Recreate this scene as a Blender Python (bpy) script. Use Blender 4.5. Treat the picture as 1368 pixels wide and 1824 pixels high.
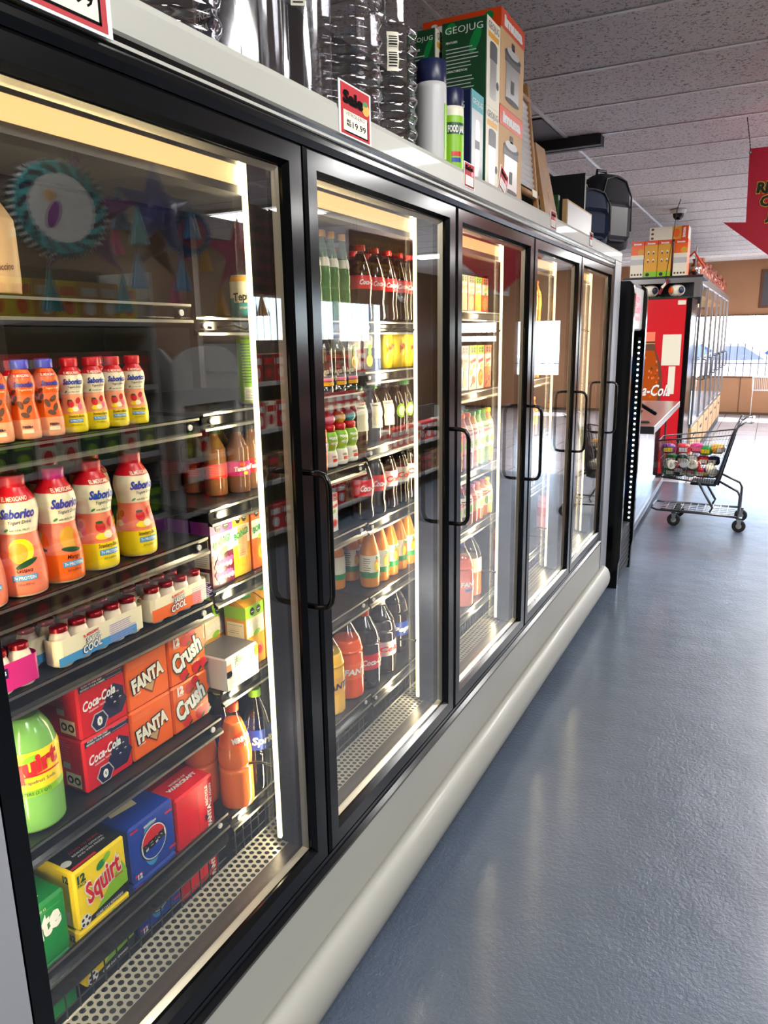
import bpy, bmesh, math, random
from mathutils import Vector, Matrix, Euler
random.seed(7)
PI = math.pi
sc = bpy.context.scene
for o in list(bpy.data.objects): bpy.data.objects.remove(o)
C = sc.collection

# ------------------------------------------------------------ camera
YAW, PITCH, ROLL = -0.4773, -0.2296, -0.0169
cam_d = bpy.data.cameras.new('camera'); cam = bpy.data.objects.new('camera', cam_d); C.objects.link(cam)
fw = Vector((math.sin(YAW)*math.cos(PITCH), math.cos(YAW)*math.cos(PITCH), math.sin(PITCH)))
rt = Vector((math.cos(YAW), -math.sin(YAW), 0)); up = rt.cross(fw)
r2 = rt*math.cos(ROLL) + up*math.sin(ROLL); u2 = -rt*math.sin(ROLL) + up*math.cos(ROLL)
mw = Matrix((r2, u2, -fw)).transposed().to_4x4(); mw.translation = (0.8199, 0, 1.5953)
cam.matrix_world = mw
cam_d.sensor_fit = 'VERTICAL'; cam_d.sensor_height = 36; cam_d.sensor_width = 27
cam_d.lens = 1319.46*36/1824; cam_d.clip_start = .02; cam_d.clip_end = 200
sc.camera = cam

# ------------------------------------------------------------ world, sun, exposure
sc.view_settings.view_transform = 'Standard'; sc.view_settings.look = 'None'
sc.view_settings.gamma = 1; sc.view_settings.exposure = 0.7
W = bpy.data.worlds.new('sky'); sc.world = W; W.use_nodes = True
nt = W.node_tree; bg = nt.nodes['Background']
sky = nt.nodes.new('ShaderNodeTexSky'); sky.sky_type = 'HOSEK_WILKIE'; sky.turbidity = 4; sky.ground_albedo = .4
sky.sun_direction = Vector((.35, .5, .75)).normalized()
nt.links.new(sky.outputs[0], bg.inputs[0]); bg.inputs[1].default_value = 26
sd = bpy.data.lights.new('sun', 'SUN'); sd.energy = 18; sd.angle = .02; sd.color = (1, .96, .9)
so = bpy.data.objects.new('sun', sd); C.objects.link(so); so.rotation_euler = (math.radians(-38), math.radians(22), 0)
sc.cycles.use_denoising = True
sc.cycles.max_bounces = 7; sc.cycles.diffuse_bounces = 3; sc.cycles.glossy_bounces = 4
sc.cycles.transmission_bounces = 4; sc.cycles.transparent_max_bounces = 20
sc.cycles.sample_clamp_indirect = 6; sc.cycles.caustics_reflective = False; sc.cycles.caustics_refractive = False
sc.cycles.use_adaptive_sampling = True; sc.cycles.adaptive_threshold = .03

# ceiling fluorescent troffers: (x, y, size x, size y, power); the second is unseen, added to brighten pinatas and floor
TROFFERS = [(1.85, .2, 1.2, .6, 26), (1.25, 1.65, 1.2, .6, 11), (1.85, 5.45, 1.2, .6, 26), (1.85, 7.4, 1.2, .6, 30), (1.85, 10.0, 1.2, .6, 34),
            (1.85, 13.4, 1.2, .6, 34), (-1.6, 6.7, 1.2, .6, 34), (4.1, 2.0, 1.2, .6, 26), (4.1, 7.0, 1.2, .6, 26), (4.1, 12.0, 1.2, .6, 26)]
ZC = 2.961
for i, (x, y, sx, sy, e) in enumerate(TROFFERS):
    l = bpy.data.lights.new('troffer_tube_light', 'AREA'); l.shape = 'RECTANGLE'; l.size = sx*.94; l.size_y = sy*.9; l.energy = e*1.8
    l.color = (1, .98, .95); o = bpy.data.objects.new('troffer_tube_light', l); o.location = (x, y, ZC-.045); C.objects.link(o)

# ------------------------------------------------------------ materials
MATS = {}
def mat(name, col=(.5, .5, .5), rough=.5, metal=0, emis=0, ecol=None, coat=0, noise=None, bump=None, spec=.5, alpha=1):
    m = bpy.data.materials.new(name); m.use_nodes = True; nt = m.node_tree; b = nt.nodes['Principled BSDF']
    b.inputs['Base Color'].default_value = (*col, 1); b.inputs['Roughness'].default_value = rough
    b.inputs['Metallic'].default_value = metal; b.inputs['Coat Weight'].default_value = coat
    b.inputs['Specular IOR Level'].default_value = spec; b.inputs['Alpha'].default_value = alpha
    if emis:
        b.inputs['Emission Color'].default_value = (*(ecol or col), 1); b.inputs['Emission Strength'].default_value = emis
    if noise or bump:
        tc = nt.nodes.new('ShaderNodeTexCoord')
    if noise:
        sc_, amt = noise; n = nt.nodes.new('ShaderNodeTexNoise'); n.inputs['Scale'].default_value = sc_; n.inputs['Detail'].default_value = 5
        nt.links.new(tc.outputs['Object'], n.inputs['Vector'])
        r = nt.nodes.new('ShaderNodeValToRGB'); r.color_ramp.elements[0].position = .3; r.color_ramp.elements[1].position = .7
        r.color_ramp.elements[0].color = (*[c*(1-amt) for c in col], 1); r.color_ramp.elements[1].color = (*[min(1, c*(1+amt)) for c in col], 1)
        nt.links.new(n.outputs['Fac'], r.inputs[0]); nt.links.new(r.outputs[0], b.inputs['Base Color'])
    if bump:
        sc_, st = bump; n = nt.nodes.new('ShaderNodeTexNoise'); n.inputs['Scale'].default_value = sc_; n.inputs['Detail'].default_value = 4
        nt.links.new(tc.outputs['Object'], n.inputs['Vector'])
        bp = nt.nodes.new('ShaderNodeBump'); bp.inputs['Strength'].default_value = st; bp.inputs['Distance'].default_value = .004
        nt.links.new(n.outputs['Fac'], bp.inputs['Height']); nt.links.new(bp.outputs[0], b.inputs['Normal'])
    MATS[name] = m; return m
def clear(name, ior=1.5, tint=(1, 1, 1), rough=.02, extra=0.0, gcol=(1, 1, 1)):
    """thin clear sheet: see-through with Fresnel gloss on both sides"""
    m = bpy.data.materials.new(name); m.use_nodes = True; nt = m.node_tree
    for n in list(nt.nodes):
        if n.type == 'BSDF_PRINCIPLED': nt.nodes.remove(n)
    out = nt.nodes['Material Output']; mix = nt.nodes.new('ShaderNodeMixShader'); t = nt.nodes.new('ShaderNodeBsdfTransparent')
    g = nt.nodes.new('ShaderNodeBsdfGlossy'); g.inputs['Roughness'].default_value = rough; g.inputs[0].default_value = (*gcol, 1); t.inputs[0].default_value = (*tint, 1)
    geo = nt.nodes.new('ShaderNodeNewGeometry'); mx = nt.nodes.new('ShaderNodeMix'); mx.inputs[2].default_value = ior; mx.inputs[3].default_value = 1/ior
    fr = nt.nodes.new('ShaderNodeFresnel'); nt.links.new(geo.outputs['Backfacing'], mx.inputs[0]); nt.links.new(mx.outputs[0], fr.inputs[0])
    ad = nt.nodes.new('ShaderNodeMath'); ad.operation = 'ADD'; ad.use_clamp = True; ad.inputs[1].default_value = extra
    nt.links.new(fr.outputs[0], ad.inputs[0]); nt.links.new(ad.outputs[0], mix.inputs[0]); nt.links.new(t.outputs[0], mix.inputs[1]); nt.links.new(g.outputs[0], mix.inputs[2])
    nt.links.new(mix.outputs[0], out.inputs[0]); MATS[name] = m; return m

def srgb(r, g, b):
    f = lambda c: (c/255/12.92) if c <= 10 else ((c/255+.055)/1.055)**2.4
    return (f(r), f(g), f(b))
def P(name, rgb, rough=.4, **k): return mat(name, srgb(*rgb), rough, **k)
P('blackgloss', (9, 10, 12), .16, spec=.4); P('black', (18, 19, 22), .45); P('darkgrey', (48, 50, 54), .5); P('ink', (14, 14, 16), .8, spec=.05); P('rubber', (32, 32, 34), .7)
P('enamel', (172, 172, 163), .42, coat=.08, bump=(220, .05), noise=(1.2, .03)); P('enamelgrey', (150, 152, 158), .35)
mat('steel', (.58, .58, .57), .28, 1); mat('brushed', (.42, .41, .38), .34, 1); mat('chrome', (.8, .8, .8), .1, 1); mat('darksteel', (.12, .12, .13), .3, .8)
P('grillemetal', (168, 166, 158), .35, metal=.35); P('mullionblack', (20, 21, 24), .9, spec=.08); P('ledge', (74, 66, 62), .35, metal=.3)
mat('spacer', (.62, .55, .42), .3, .9)
P('white', (235, 235, 232), .45); P('offwhite', (232, 226, 205), .4); P('cream', (246, 232, 196), .35); P('silver', (190, 190, 190), .35)
P('red', (206, 22, 34), .35); P('cokered', (214, 20, 36), .3); P('darkred', (120, 14, 30), .4); P('orange', (244, 102, 22), .35); P('deeporange', (226, 70, 16), .35)
P('yellow', (246, 214, 26), .35); P('gold', (222, 160, 40), .4); P('green', (18, 132, 62), .35); P('lime', (134, 190, 36), .35); P('darkgreen', (22, 70, 40), .4)
P('blue', (24, 62, 160), .35); P('navy', (18, 26, 66), .35); P('sky', (70, 150, 205), .35); P('teal', (40, 150, 160), .4); P('purple', (112, 40, 130), .4)
P('magenta', (200, 30, 120), .4); P('pink', (236, 110, 140), .4); P('peach', (250, 164, 118), .4); P('salmon', (246, 128, 96), .4); P('brown', (96, 56, 30), .5)
P('tan', (200, 160, 112), .55); P('kraft', (188, 150, 100), .7); P('graytext', (90, 90, 90), .5); P('smoke', (76, 74, 80), .4); P('capblue', (70, 76, 190), .3)
P('foilred', (160, 30, 44), .25, metal=.6); P('milk', (240, 218, 196), .3); P('copper', (170, 96, 76), .35, metal=.3); P('lavender', (170, 150, 210), .4)
P('squirtbody', (120, 178, 92), .15); P('fantabody', (245, 92, 20), .12); P('mirinda', (238, 118, 50), .12); P('colabody', (28, 12, 8), .08, coat=.4); P('yellowbody', (238, 184, 40), .12)
P('nectar', (214, 132, 20), .12); P('brownjuice', (120, 78, 46), .12); P('greenglass', (60, 130, 70), .06, alpha=.75); P('plum', (80, 20, 40), .2); P('winebody', (44, 26, 22), .1)
P('tea', (176, 78, 22), .12); P('fabricdark', (30, 32, 40), .85); P('fabricblue', (28, 44, 72), .8); P('wood', (160, 116, 72), .5, noise=(14, .18))
clear('doorglass', 1.72, (.96, .97, .96), .008); clear('clearpet', 1.5, (.93, .93, .96), .09, .075); clear('clearbottle', 1.45, (.90, .92, .90), .04, .03)
clear('winglass', 1.4, (.97, .98, 1), .01)
mat('led', (1, .9, .6), .5, emis=1.9, ecol=(1, .90, .50)); mat('toplamp', (1, .8, .45), .5, emis=.85, ecol=(1, .62, .24))
mat('ledwhite', (1, 1, 1), .5, emis=9, ecol=(.85, 1, .95)); mat('diffuser', (1, 1, 1), .5, emis=2.0, ecol=(.95, .98, 1)); mat('neon', (1, .1, .15), .5, emis=1.3, ecol=(1, .08, .14))
mat('screenblue', (.1, .2, .5), .3)

# ------------------------------------------------------------ mesh builder
class Surf:
    """flat print surface: origin, right, up"""
    def __init__(s, o, U, V): s.o, s.U, s.V = Vector(o), Vector(U), Vector(V); s.N = s.U.cross(s.V)
    def at(s, u, v, off=.0005): return s.o + s.U*u + s.V*v + s.N*off
    flat = True
class Cyl:
    """print surface wrapped on a lathe body; u is arc length from the front"""
    flat = False
    def __init__(s, prof, a0=0, c=(0, 0), sq=0): s.p, s.a0, s.c, s.sq = prof, a0, c, sq
    def r(s, z):
        p = s.p
        for (r0, z0), (r1, z1) in zip(p, p[1:]):
            if z0 <= z <= z1 and z1 > z0: return r0 + (r1-r0)*(z-z0)/(z1-z0)
        return p[-1][0] if z > p[-1][1] else p[0][0]
    def at(s, u, v, off=.0005):
        r = s.r(v); a = s.a0 + u/max(r, .004); r = r*sqf(a, s.sq) + off
        return Vector((s.c[0] + r*math.cos(a), s.c[1] + r*math.sin(a), v))
def sqf(a, n):
    if not n: return 1
    return min(1.0/max(abs(math.cos(a)), abs(math.sin(a))), 1 + n)
def smooth_prof(p, n=4):
    out = []
    for i in range(len(p)-1):
        p0 = p[max(i-1, 0)]; p1 = p[i]; p2 = p[i+1]; p3 = p[min(i+2, len(p)-1)]
        for k in range(n):
            t = k/n
            q = [.5*((2*b) + (-a+c)*t + (2*a-5*b+4*c-d)*t*t + (-a+3*b-3*c+d)*t**3) for a, b, c, d in zip(p0, p1, p2, p3)]
            zq = min(max(q[1], out[-1][1] if out else p[0][1]), max(p1[1], p2[1])) if p2[1] >= p1[1] else q[1]
            out.append((max(q[0], .0002), zq))
    out.append(p[-1]); return out
_tc = {}
def text2d(s, bold=0, shear=0):
    k = (s, bold, shear)
    if k not in _tc:
        cu = bpy.data.curves.new('lettering', 'FONT'); cu.body = s; cu.resolution_u = 2; cu.offset = bold; cu.shear = shear; cu.fill_mode = 'FRONT'
        ob = bpy.data.objects.new('lettering', cu); C.objects.link(ob); me = bpy.data.meshes.new_from_object(ob)
        v = [(p.co.x, p.co.y) for p in me.vertices]; f = [tuple(q.vertices) for q in me.polygons]
        bpy.data.objects.remove(ob); bpy.data.curves.remove(cu); bpy.data.meshes.remove(me)
        if v:
            x0 = min(a for a, b in v); x1 = max(a for a, b in v)
        else: x0, x1 = 0, 1
        _tc[k] = ([(a-x0, b) for a, b in v], f, x1-x0)
    return _tc[k]
class MB:
    def __init__(s): s.v = []; s.f = []; s.m = []; s.sm = []; s.mats = []
    def mi(s, n):
        if n not in s.mats: s.mats.append(n)
        return s.mats.index(n)
    def add(s, vs, fs, m, smooth=False, M=None):
        b = len(s.v); s.v += [tuple(M @ Vector(v)) if M else tuple(v) for v in vs]
        i = s.mi(m); s.f += [tuple(b+k for k in f) for f in fs]; s.m += [i]*len(fs); s.sm += [smooth]*len(fs); return s
    def box(s, a, b, m, M=None, bev=0):
        x0, y0, z0 = a; x1, y1, z1 = b
        if bev:
            e = bev; vs = []; idx = {}
            for X in (0, 1):
                for Y in (0, 1):
                    for Z in (0, 1):
                        c = ((x0, x1)[X], (y0, y1)[Y], (z0, z1)[Z]); d = (e if X == 0 else -e, e if Y == 0 else -e, e if Z == 0 else -e)
                        for ax in range(3):
                            p = [c[k]+d[k] for k in range(3)]; p[ax] = c[ax]; idx[(X, Y, Z, ax)] = len(vs); vs.append(p)
            q = []
            for ax in range(3):
                o1, o2 = [k for k in range(3) if k != ax]
                for sd in (0, 1):
                    r = []
                    for A, B in ((0, 0), (1, 0), (1, 1), (0, 1)):
                        c = [0, 0, 0]; c[ax] = sd; c[o1] = A; c[o2] = B; r.append(idx[(*c, ax)])
                    q.append(r if (sd == 1) == (ax != 1) else r[::-1])
                for A in (0, 1):
                    for B in (0, 1):
                        c0 = [0, 0, 0]; c1 = [0, 0, 0]; c0[ax] = 0; c1[ax] = 1; c0[o1] = c1[o1] = A; c0[o2] = c1[o2] = B
                        q.append([idx[(*c0, o1)], idx[(*c1, o1)], idx[(*c1, o2)], idx[(*c0, o2)]])
            for X in (0, 1):
                for Y in (0, 1):
                    for Z in (0, 1): q.append([idx[(X, Y, Z, 0)], idx[(X, Y, Z, 1)], idx[(X, Y, Z, 2)]])
            ctr = Vector(((x0+x1)/2, (y0+y1)/2, (z0+z1)/2)); q2 = []
            for f in q:
                pts = [Vector(vs[k]) for k in f]; n = (pts[1]-pts[0]).cross(pts[2]-pts[0])
                q2.append(f if n.dot(pts[0]-ctr) > 0 else f[::-1])
            return s.add(vs, q2, m, M=M)
        vs = [(x0, y0, z0), (x1, y0, z0), (x1, y1, z0), (x0, y1, z0), (x0, y0, z1), (x1, y0, z1), (x1, y1, z1), (x0, y1, z1)]
        return s.add(vs, [(3, 2, 1, 0), (4, 5, 6, 7), (0, 1, 5, 4), (1, 2, 6, 5), (2, 3, 7, 6), (3, 0, 4, 7)], m, M=M)
    def lathe(s, prof, m, n=24, c=(0, 0), M=None, bands=None, sq=0, smooth=True, cap=True):
        """prof [(r,z)], bands [(ztop, mat)...]"""
        b = len(s.v); N = len(prof)
        for r, z in prof:
            for k in range(n):
                a = 2*PI*k/n; rr = r*sqf(a, sq); p = Vector((c[0]+rr*math.cos(a), c[1]+rr*math.sin(a), z)); s.v.append(tuple(M @ p) if M else tuple(p))
        for i in range(N-1):
            mm = m
            if bands:
                zc = (prof[i][1]+prof[i+1][1])/2
                for zt, bm_ in bands:
                    if zc <= zt: mm = bm_; break
            j = s.mi(mm)
            for k in range(n):
                k2 = (k+1) % n; s.f.append((b+i*n+k, b+i*n+k2, b+(i+1)*n+k2, b+(i+1)*n+k)); s.m.append(j); s.sm.append(smooth)
        if cap:
            s.f.append(tuple(b+k for k in range(n))[::-1]); s.m.append(s.mi(bands[0][1] if bands else m)); s.sm.append(False)
            s.f.append(tuple(b+(N-1)*n+k for k in range(n))); s.m.append(s.mi(mm)); s.sm.append(False)
        return s
    def cyl(s, c, r, z0, z1, m, n=20, M=None, rt=None): return s.lathe([(r, z0), (rt if rt is not None else r, z1)], m, n, c, M, smooth=True)
    def tube(s, pts, r, m, n=8, closed=False):
        pts = [Vector(p) for p in pts]; b = len(s.v); N = len(pts); pn = None
        for i, p in enumerate(pts):
            if closed: d = pts[(i+1) % N]-pts[i-1]
            else: d = pts[min(i+1, N-1)]-pts[max(i-1, 0)]
            d.normalize()
            if pn is None: pn = d.orthogonal().normalized()
            pn = (pn - d*pn.dot(d)).normalized(); q = d.cross(pn)
            for k in range(n):
                a = 2*PI*k/n; s.v.append(tuple(p + pn*math.cos(a)*r + q*math.sin(a)*r))
        j = s.mi(m)
        for i in range(N if closed else N-1):
            i2 = (i+1) % N
            for k in range(n):
                k2 = (k+1) % n; s.f.append((b+i*n+k, b+i*n+k2, b+i2*n+k2, b+i2*n+k)); s.m.append(j); s.sm.append(True)
        if not closed:
            s.f.append(tuple(b+k for k in range(n))[::-1]); s.f.append(tuple(b+(N-1)*n+k for k in range(n))); s.m += [j, j]; s.sm += [False]*2
        return s
    def prism(s, poly, a, b, m, ax='y', M=None, smooth=False):
        """poly 2d extruded along an axis: ax y -> (x,z); ax x -> (y,z); ax z -> (x,y)"""
        n = len(poly); f = {'y': lambda p, t: (p[0], t, p[1]), 'x': lambda p, t: (t, p[0], p[1]), 'z': lambda p, t: (p[0], p[1], t)}[ax]
        vs = [f(p, a) for p in poly] + [f(p, b) for p in poly]
        fs = [(i, (i+1) % n, n+(i+1) % n, n+i) for i in range(n)]
        s.add(vs, fs, m, smooth, M); s.add(vs, [tuple(range(n))[::-1], tuple(range(n, 2*n))], m, False, M); return s
    # prints
    def text(s, S, t, u, v, h, m, bold=.02, shear=0, al=.5, rot=0, w=None, off=.0012, vs=1.0):
        V, F, wd = text2d(t, bold, shear)
        if not V: return s
        k = h/.7; kx = k if w is None else w/wd
        ca, sa = math.cos(rot), math.sin(rot); pts = []
        for x, y in V:
            x = (x-wd*al)*kx; y = y*k*vs; pts.append(S.at(u + x*ca-y*sa, v + x*sa+y*ca, off))
        return s.add(pts, F, m)
    def rect(s, S, u0, v0, u1, v1, m, off=.0008, nu=None, nv=None):
        nu = nu or (1 if S.flat else 8); nv = nv or (1 if S.flat else 8)
        pts = [S.at(u0+(u1-u0)*i/nu, v0+(v1-v0)*j/nv, off) for j in range(nv+1) for i in range(nu+1)]
        return s.add(pts, [(j*(nu+1)+i, j*(nu+1)+i+1, (j+1)*(nu+1)+i+1, (j+1)*(nu+1)+i) for j in range(nv) for i in range(nu)], m, not S.flat)
    def ell(s, S, u, v, a, b, m, off=.001, rot=0, n=16, rings=3):
        pts = [S.at(u, v, off)]; ca, sa = math.cos(rot), math.sin(rot); R = 1 if S.flat else rings
        for q in range(1, R+1):
            for k in range(n):
                x = a*q/R*math.cos(2*PI*k/n); y = b*q/R*math.sin(2*PI*k/n); pts.append(S.at(u+x*ca-y*sa, v+x*sa+y*ca, off))
        fs = [(0, 1+k, 1+(k+1) % n) for k in range(n)]
        for q in range(1, R):
            o1 = 1+(q-1)*n; o2 = 1+q*n; fs += [(o1+k, o2+k, o2+(k+1) % n, o1+(k+1) % n) for k in range(n)]
        return s.add(pts, fs, m, not S.flat)
    def poly(s, S, pts, m, off=.001): return s.add([S.at(u, v, off) for u, v in pts], [tuple(range(len(pts)))], m)
    def mesh(s, name):
        me = bpy.data.meshes.new(name); me.from_pydata(s.v, [], s.f)
        for n in s.mats: me.materials.append(MATS[n])
        me.polygons.foreach_set('material_index', s.m); me.polygons.foreach_set('use_smooth', s.sm); me.update(); return me
    def obj(s, name, parent=None, **k):
        o = bpy.data.objects.new(name, s.mesh(name)); C.objects.link(o)
        if parent: o.parent = parent
        return tag(o, **k)
def tag(o, label=None, cat=None, group=None, kind=None):
    if label: o['label'] = label
    if cat: o['category'] = cat
    if group: o['group'] = group
    if kind: o['kind'] = kind
    return o
def empty(name, loc=(0, 0, 0), rz=0, **k):
    o = bpy.data.objects.new(name, None); o.empty_display_size = .05; C.objects.link(o); o.location = loc; o.rotation_euler = (0, 0, rz); return tag(o, **k)
def place(proto, loc, rz=0, label=None, cat=None, group=None, sc_=1, rot=None):
    """proto = (name, [(part, mesh, partlabel, [(sub, mesh)])])"""
    r = empty(proto[0], loc, rz, label=label, cat=cat, group=group)
    if rot: r.rotation_euler = rot
    r.scale = (sc_,)*3 if not isinstance(sc_, tuple) else sc_
    for p in proto[1]:
        o = bpy.data.objects.new(p[0], p[1]); C.objects.link(o); o.parent = r
        if len(p) > 2 and p[2]: o['label'] = p[2]
        if len(p) > 3:
            for q in p[3]:
                c = bpy.data.objects.new(q[0], q[1]); C.objects.link(c); c.parent = o
    return r
# ------------------------------------------------------------ setting
def struct(name, mb): return mb.obj(name, kind='structure')
# floor: grey-blue paint, wavy gloss
def floor_mat():
    m = mat('floorpaint', srgb(100, 110, 126), .12); nt = m.node_tree; b = nt.nodes['Principled BSDF']
    tc = nt.nodes.new('ShaderNodeTexCoord')
    def noise(scale, det=4, dist=0):
        n = nt.nodes.new('ShaderNodeTexNoise'); n.inputs['Scale'].default_value = scale; n.inputs['Detail'].default_value = det; n.inputs['Distortion'].default_value = dist
        nt.links.new(tc.outputs['Object'], n.inputs['Vector']); return n
    n1 = noise(1.3, 4); r = nt.nodes.new('ShaderNodeValToRGB'); r.color_ramp.elements[0].position = .3; r.color_ramp.elements[1].position = .72
    r.color_ramp.elements[0].color = (*srgb(76, 87, 102), 1); r.color_ramp.elements[1].color = (*srgb(90, 102, 120), 1)
    nt.links.new(n1.outputs['Fac'], r.inputs[0])
    n4 = noise(5, 3, .3); r4 = nt.nodes.new('ShaderNodeValToRGB'); r4.color_ramp.elements[0].position = .19; r4.color_ramp.elements[1].position = .23
    mx = nt.nodes.new('ShaderNodeMix'); mx.data_type = 'RGBA'; nt.links.new(n4.outputs['Fac'], r4.inputs[0]); nt.links.new(r4.outputs[0], mx.inputs[0])
    mx.inputs[6].default_value = (*srgb(70, 76, 84), 1); nt.links.new(r.outputs[0], mx.inputs[7]); nt.links.new(mx.outputs[2], b.inputs['Base Color'])
    n2 = noise(3.2, 3); n3 = noise(75, 3); n5 = noise(240, 2)
    b1 = nt.nodes.new('ShaderNodeBump'); b1.inputs['Strength'].default_value = .8; b1.inputs['Distance'].default_value = .02; nt.links.new(n2.outputs['Fac'], b1.inputs['Height'])
    b2 = nt.nodes.new('ShaderNodeBump'); b2.inputs['Strength'].default_value = .8; b2.inputs['Distance'].default_value = .0045; nt.links.new(n3.outputs['Fac'], b2.inputs['Height']); nt.links.new(b1.outputs[0], b2.inputs['Normal'])
    b3 = nt.nodes.new('ShaderNodeBump'); b3.inputs['Strength'].default_value = .8; b3.inputs['Distance'].default_value = .0016; nt.links.new(n5.outputs['Fac'], b3.inputs['Height']); nt.links.new(b2.outputs[0], b3.inputs['Normal'])
    nt.links.new(b3.outputs[0], b.inputs['Normal']); b.inputs['Coat Weight'].default_value = .5; b.inputs['Coat Roughness'].default_value = .16; b.inputs['Roughness'].default_value = .36
floor_mat()
def tile_mat():
    m = mat('ceilingtile', srgb(222, 218, 214), .9); nt = m.node_tree; b = nt.nodes['Principled BSDF']; tc = nt.nodes.new('ShaderNodeTexCoord')
    v = nt.nodes.new('ShaderNodeTexNoise'); v.inputs['Scale'].default_value = 55; v.inputs['Detail'].default_value = 3; v.inputs['Distortion'].default_value = 1.2
    nt.links.new(tc.outputs['Object'], v.inputs['Vector']); r = nt.nodes.new('ShaderNodeValToRGB')
    r.color_ramp.elements[0].position = .36; r.color_ramp.elements[1].position = .45
    r.color_ramp.elements[0].color = (*srgb(150, 146, 142), 1); r.color_ramp.elements[1].color = (*srgb(238, 234, 230), 1)
    nt.links.new(v.outputs['Fac'], r.inputs[0]); nt.links.new(r.outputs[0], b.inputs['Base Color'])
    bp = nt.nodes.new('ShaderNodeBump'); bp.inputs['Strength'].default_value = .6; bp.inputs['Distance'].default_value = .004; nt.links.new(r.outputs[0], bp.inputs['Height']); nt.links.new(bp.outputs[0], b.inputs['Normal'])
tile_mat()
P('tee', (235, 235, 233), .35); P('tanwall', (176, 128, 92), .75, noise=(2, .05)); P('brownwall', (70, 56, 46), .7, noise=(2, .06)); P('panelwall', (122, 92, 68), .6)
XR, YB, YF = 6.0, 16.5, -3.0
def ftile():
    m = P('floortile', (205, 203, 208), .16); nt = m.node_tree; b = nt.nodes['Principled BSDF']; tc = nt.nodes.new('ShaderNodeTexCoord')
    t = nt.nodes.new('ShaderNodeTexBrick'); t.offset = 0; t.inputs['Scale'].default_value = 1; t.inputs['Brick Width'].default_value = .6; t.inputs['Row Height'].default_value = .6; t.inputs['Mortar Size'].default_value = .006
    t.inputs['Color1'].default_value = (*srgb(208, 206, 212), 1); t.inputs['Color2'].default_value = (*srgb(198, 196, 203), 1); t.inputs['Mortar'].default_value = (*srgb(96, 98, 108), 1)
    mp = nt.nodes.new('ShaderNodeMapping'); mp.inputs['Location'].default_value = (-.1, 0, 0); nt.links.new(tc.outputs['Object'], mp.inputs[0]); nt.links.new(mp.outputs[0], t.inputs['Vector']); nt.links.new(t.outputs[0], b.inputs['Base Color'])
    n = nt.nodes.new('ShaderNodeTexNoise'); n.inputs['Scale'].default_value = 4; nt.links.new(tc.outputs['Object'], n.inputs[0]); bp = nt.nodes.new('ShaderNodeBump'); bp.inputs['Strength'].default_value = .4; bp.inputs['Distance'].default_value = .01; nt.links.new(n.outputs[0], bp.inputs['Height']); nt.links.new(bp.outputs[0], b.inputs['Normal'])
ftile()
m = MB(); m.box((-4, YF, -.1), (XR, 8.62, 0), 'floorpaint'); m.box((-4, 8.62, -.1), (XR, YB, 0), 'floortile'); struct('floor', m)
# ceiling with its tee grid: tees across every .67 m, along y every 1.33 m
m = MB(); m.box((-4, YF, ZC), (XR, YB, ZC+.1), 'ceilingtile')
y = 3.70-.67*10
while y < YB:
    m.box((-4, y-.012, ZC-.006), (XR, y+.012, ZC+.01), 'tee'); y += .67
x = -.61-1.33*2
while x < XR:
    m.box((x-.012, YF, ZC-.0065), (x+.012, YB, ZC+.01), 'tee'); x += 1.33
struct('ceiling', m)
# far wall with a long window band
WZ0, WZ1 = .757, 1.92
m = MB(); HO = [(-3.2, 2.3), (3.3, 4.3), (4.75, 5.75)]
m.box((-4, YB, 0), (XR, YB+.2, WZ0), 'tanwall'); m.box((-4, YB, WZ1), (XR, YB+.2, ZC), 'tanwall')
xs = [-4]+[c for h in HO for c in h]+[XR]
for a, b_ in zip(xs[0::2], xs[1::2]): m.box((a, YB, WZ0), (b_, YB+.2, WZ1), 'tanwall')
m.box((4.75, YB, WZ0), (5.75, YB+.2, 1.5), 'tanwall'); m.box((4.75, YB, 1.62), (5.75, YB+.05, 1.70), 'tanwall'); struct('wall_back', m)
P('walltrim', (96, 70, 52), .6)
m = MB(); m.box((-4, YB-.015, 0), (XR, YB, .05), 'walltrim'); struct('baseboard_back', m)
m = MB(); m.box((.30, YB-.012, .05), (.312, YB, WZ0), 'walltrim'); m.box((-.6, YB-.012, .05), (-.588, YB, WZ0), 'walltrim'); m.box((1.2, YB-.012, .05), (1.212, YB, WZ0), 'walltrim')
m.box((-3.2, YB-.02, WZ0-.03), (2.3, YB+.02, WZ0), 'walltrim'); m.box((-3.2, YB-.02, WZ1), (2.3, YB+.02, WZ1+.025), 'walltrim'); struct('trim_1', m)
for i, (a, b_) in enumerate(HO):
    m = MB(); m.box((a, YB+.1, WZ0), (b_, YB+.108, WZ1), 'winglass'); w = struct('window_%d' % (i+1), m)
    m = MB(); k = a+.1
    while k < b_: m.box((k-.006, YB+.03, WZ0), (k+.006, YB+.042, WZ1), 'black'); k += .132
    m.box((a, YB+.03, 1.0), (b_, YB+.04, 1.012), 'black'); o = m.obj('window_bars', w)
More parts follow.
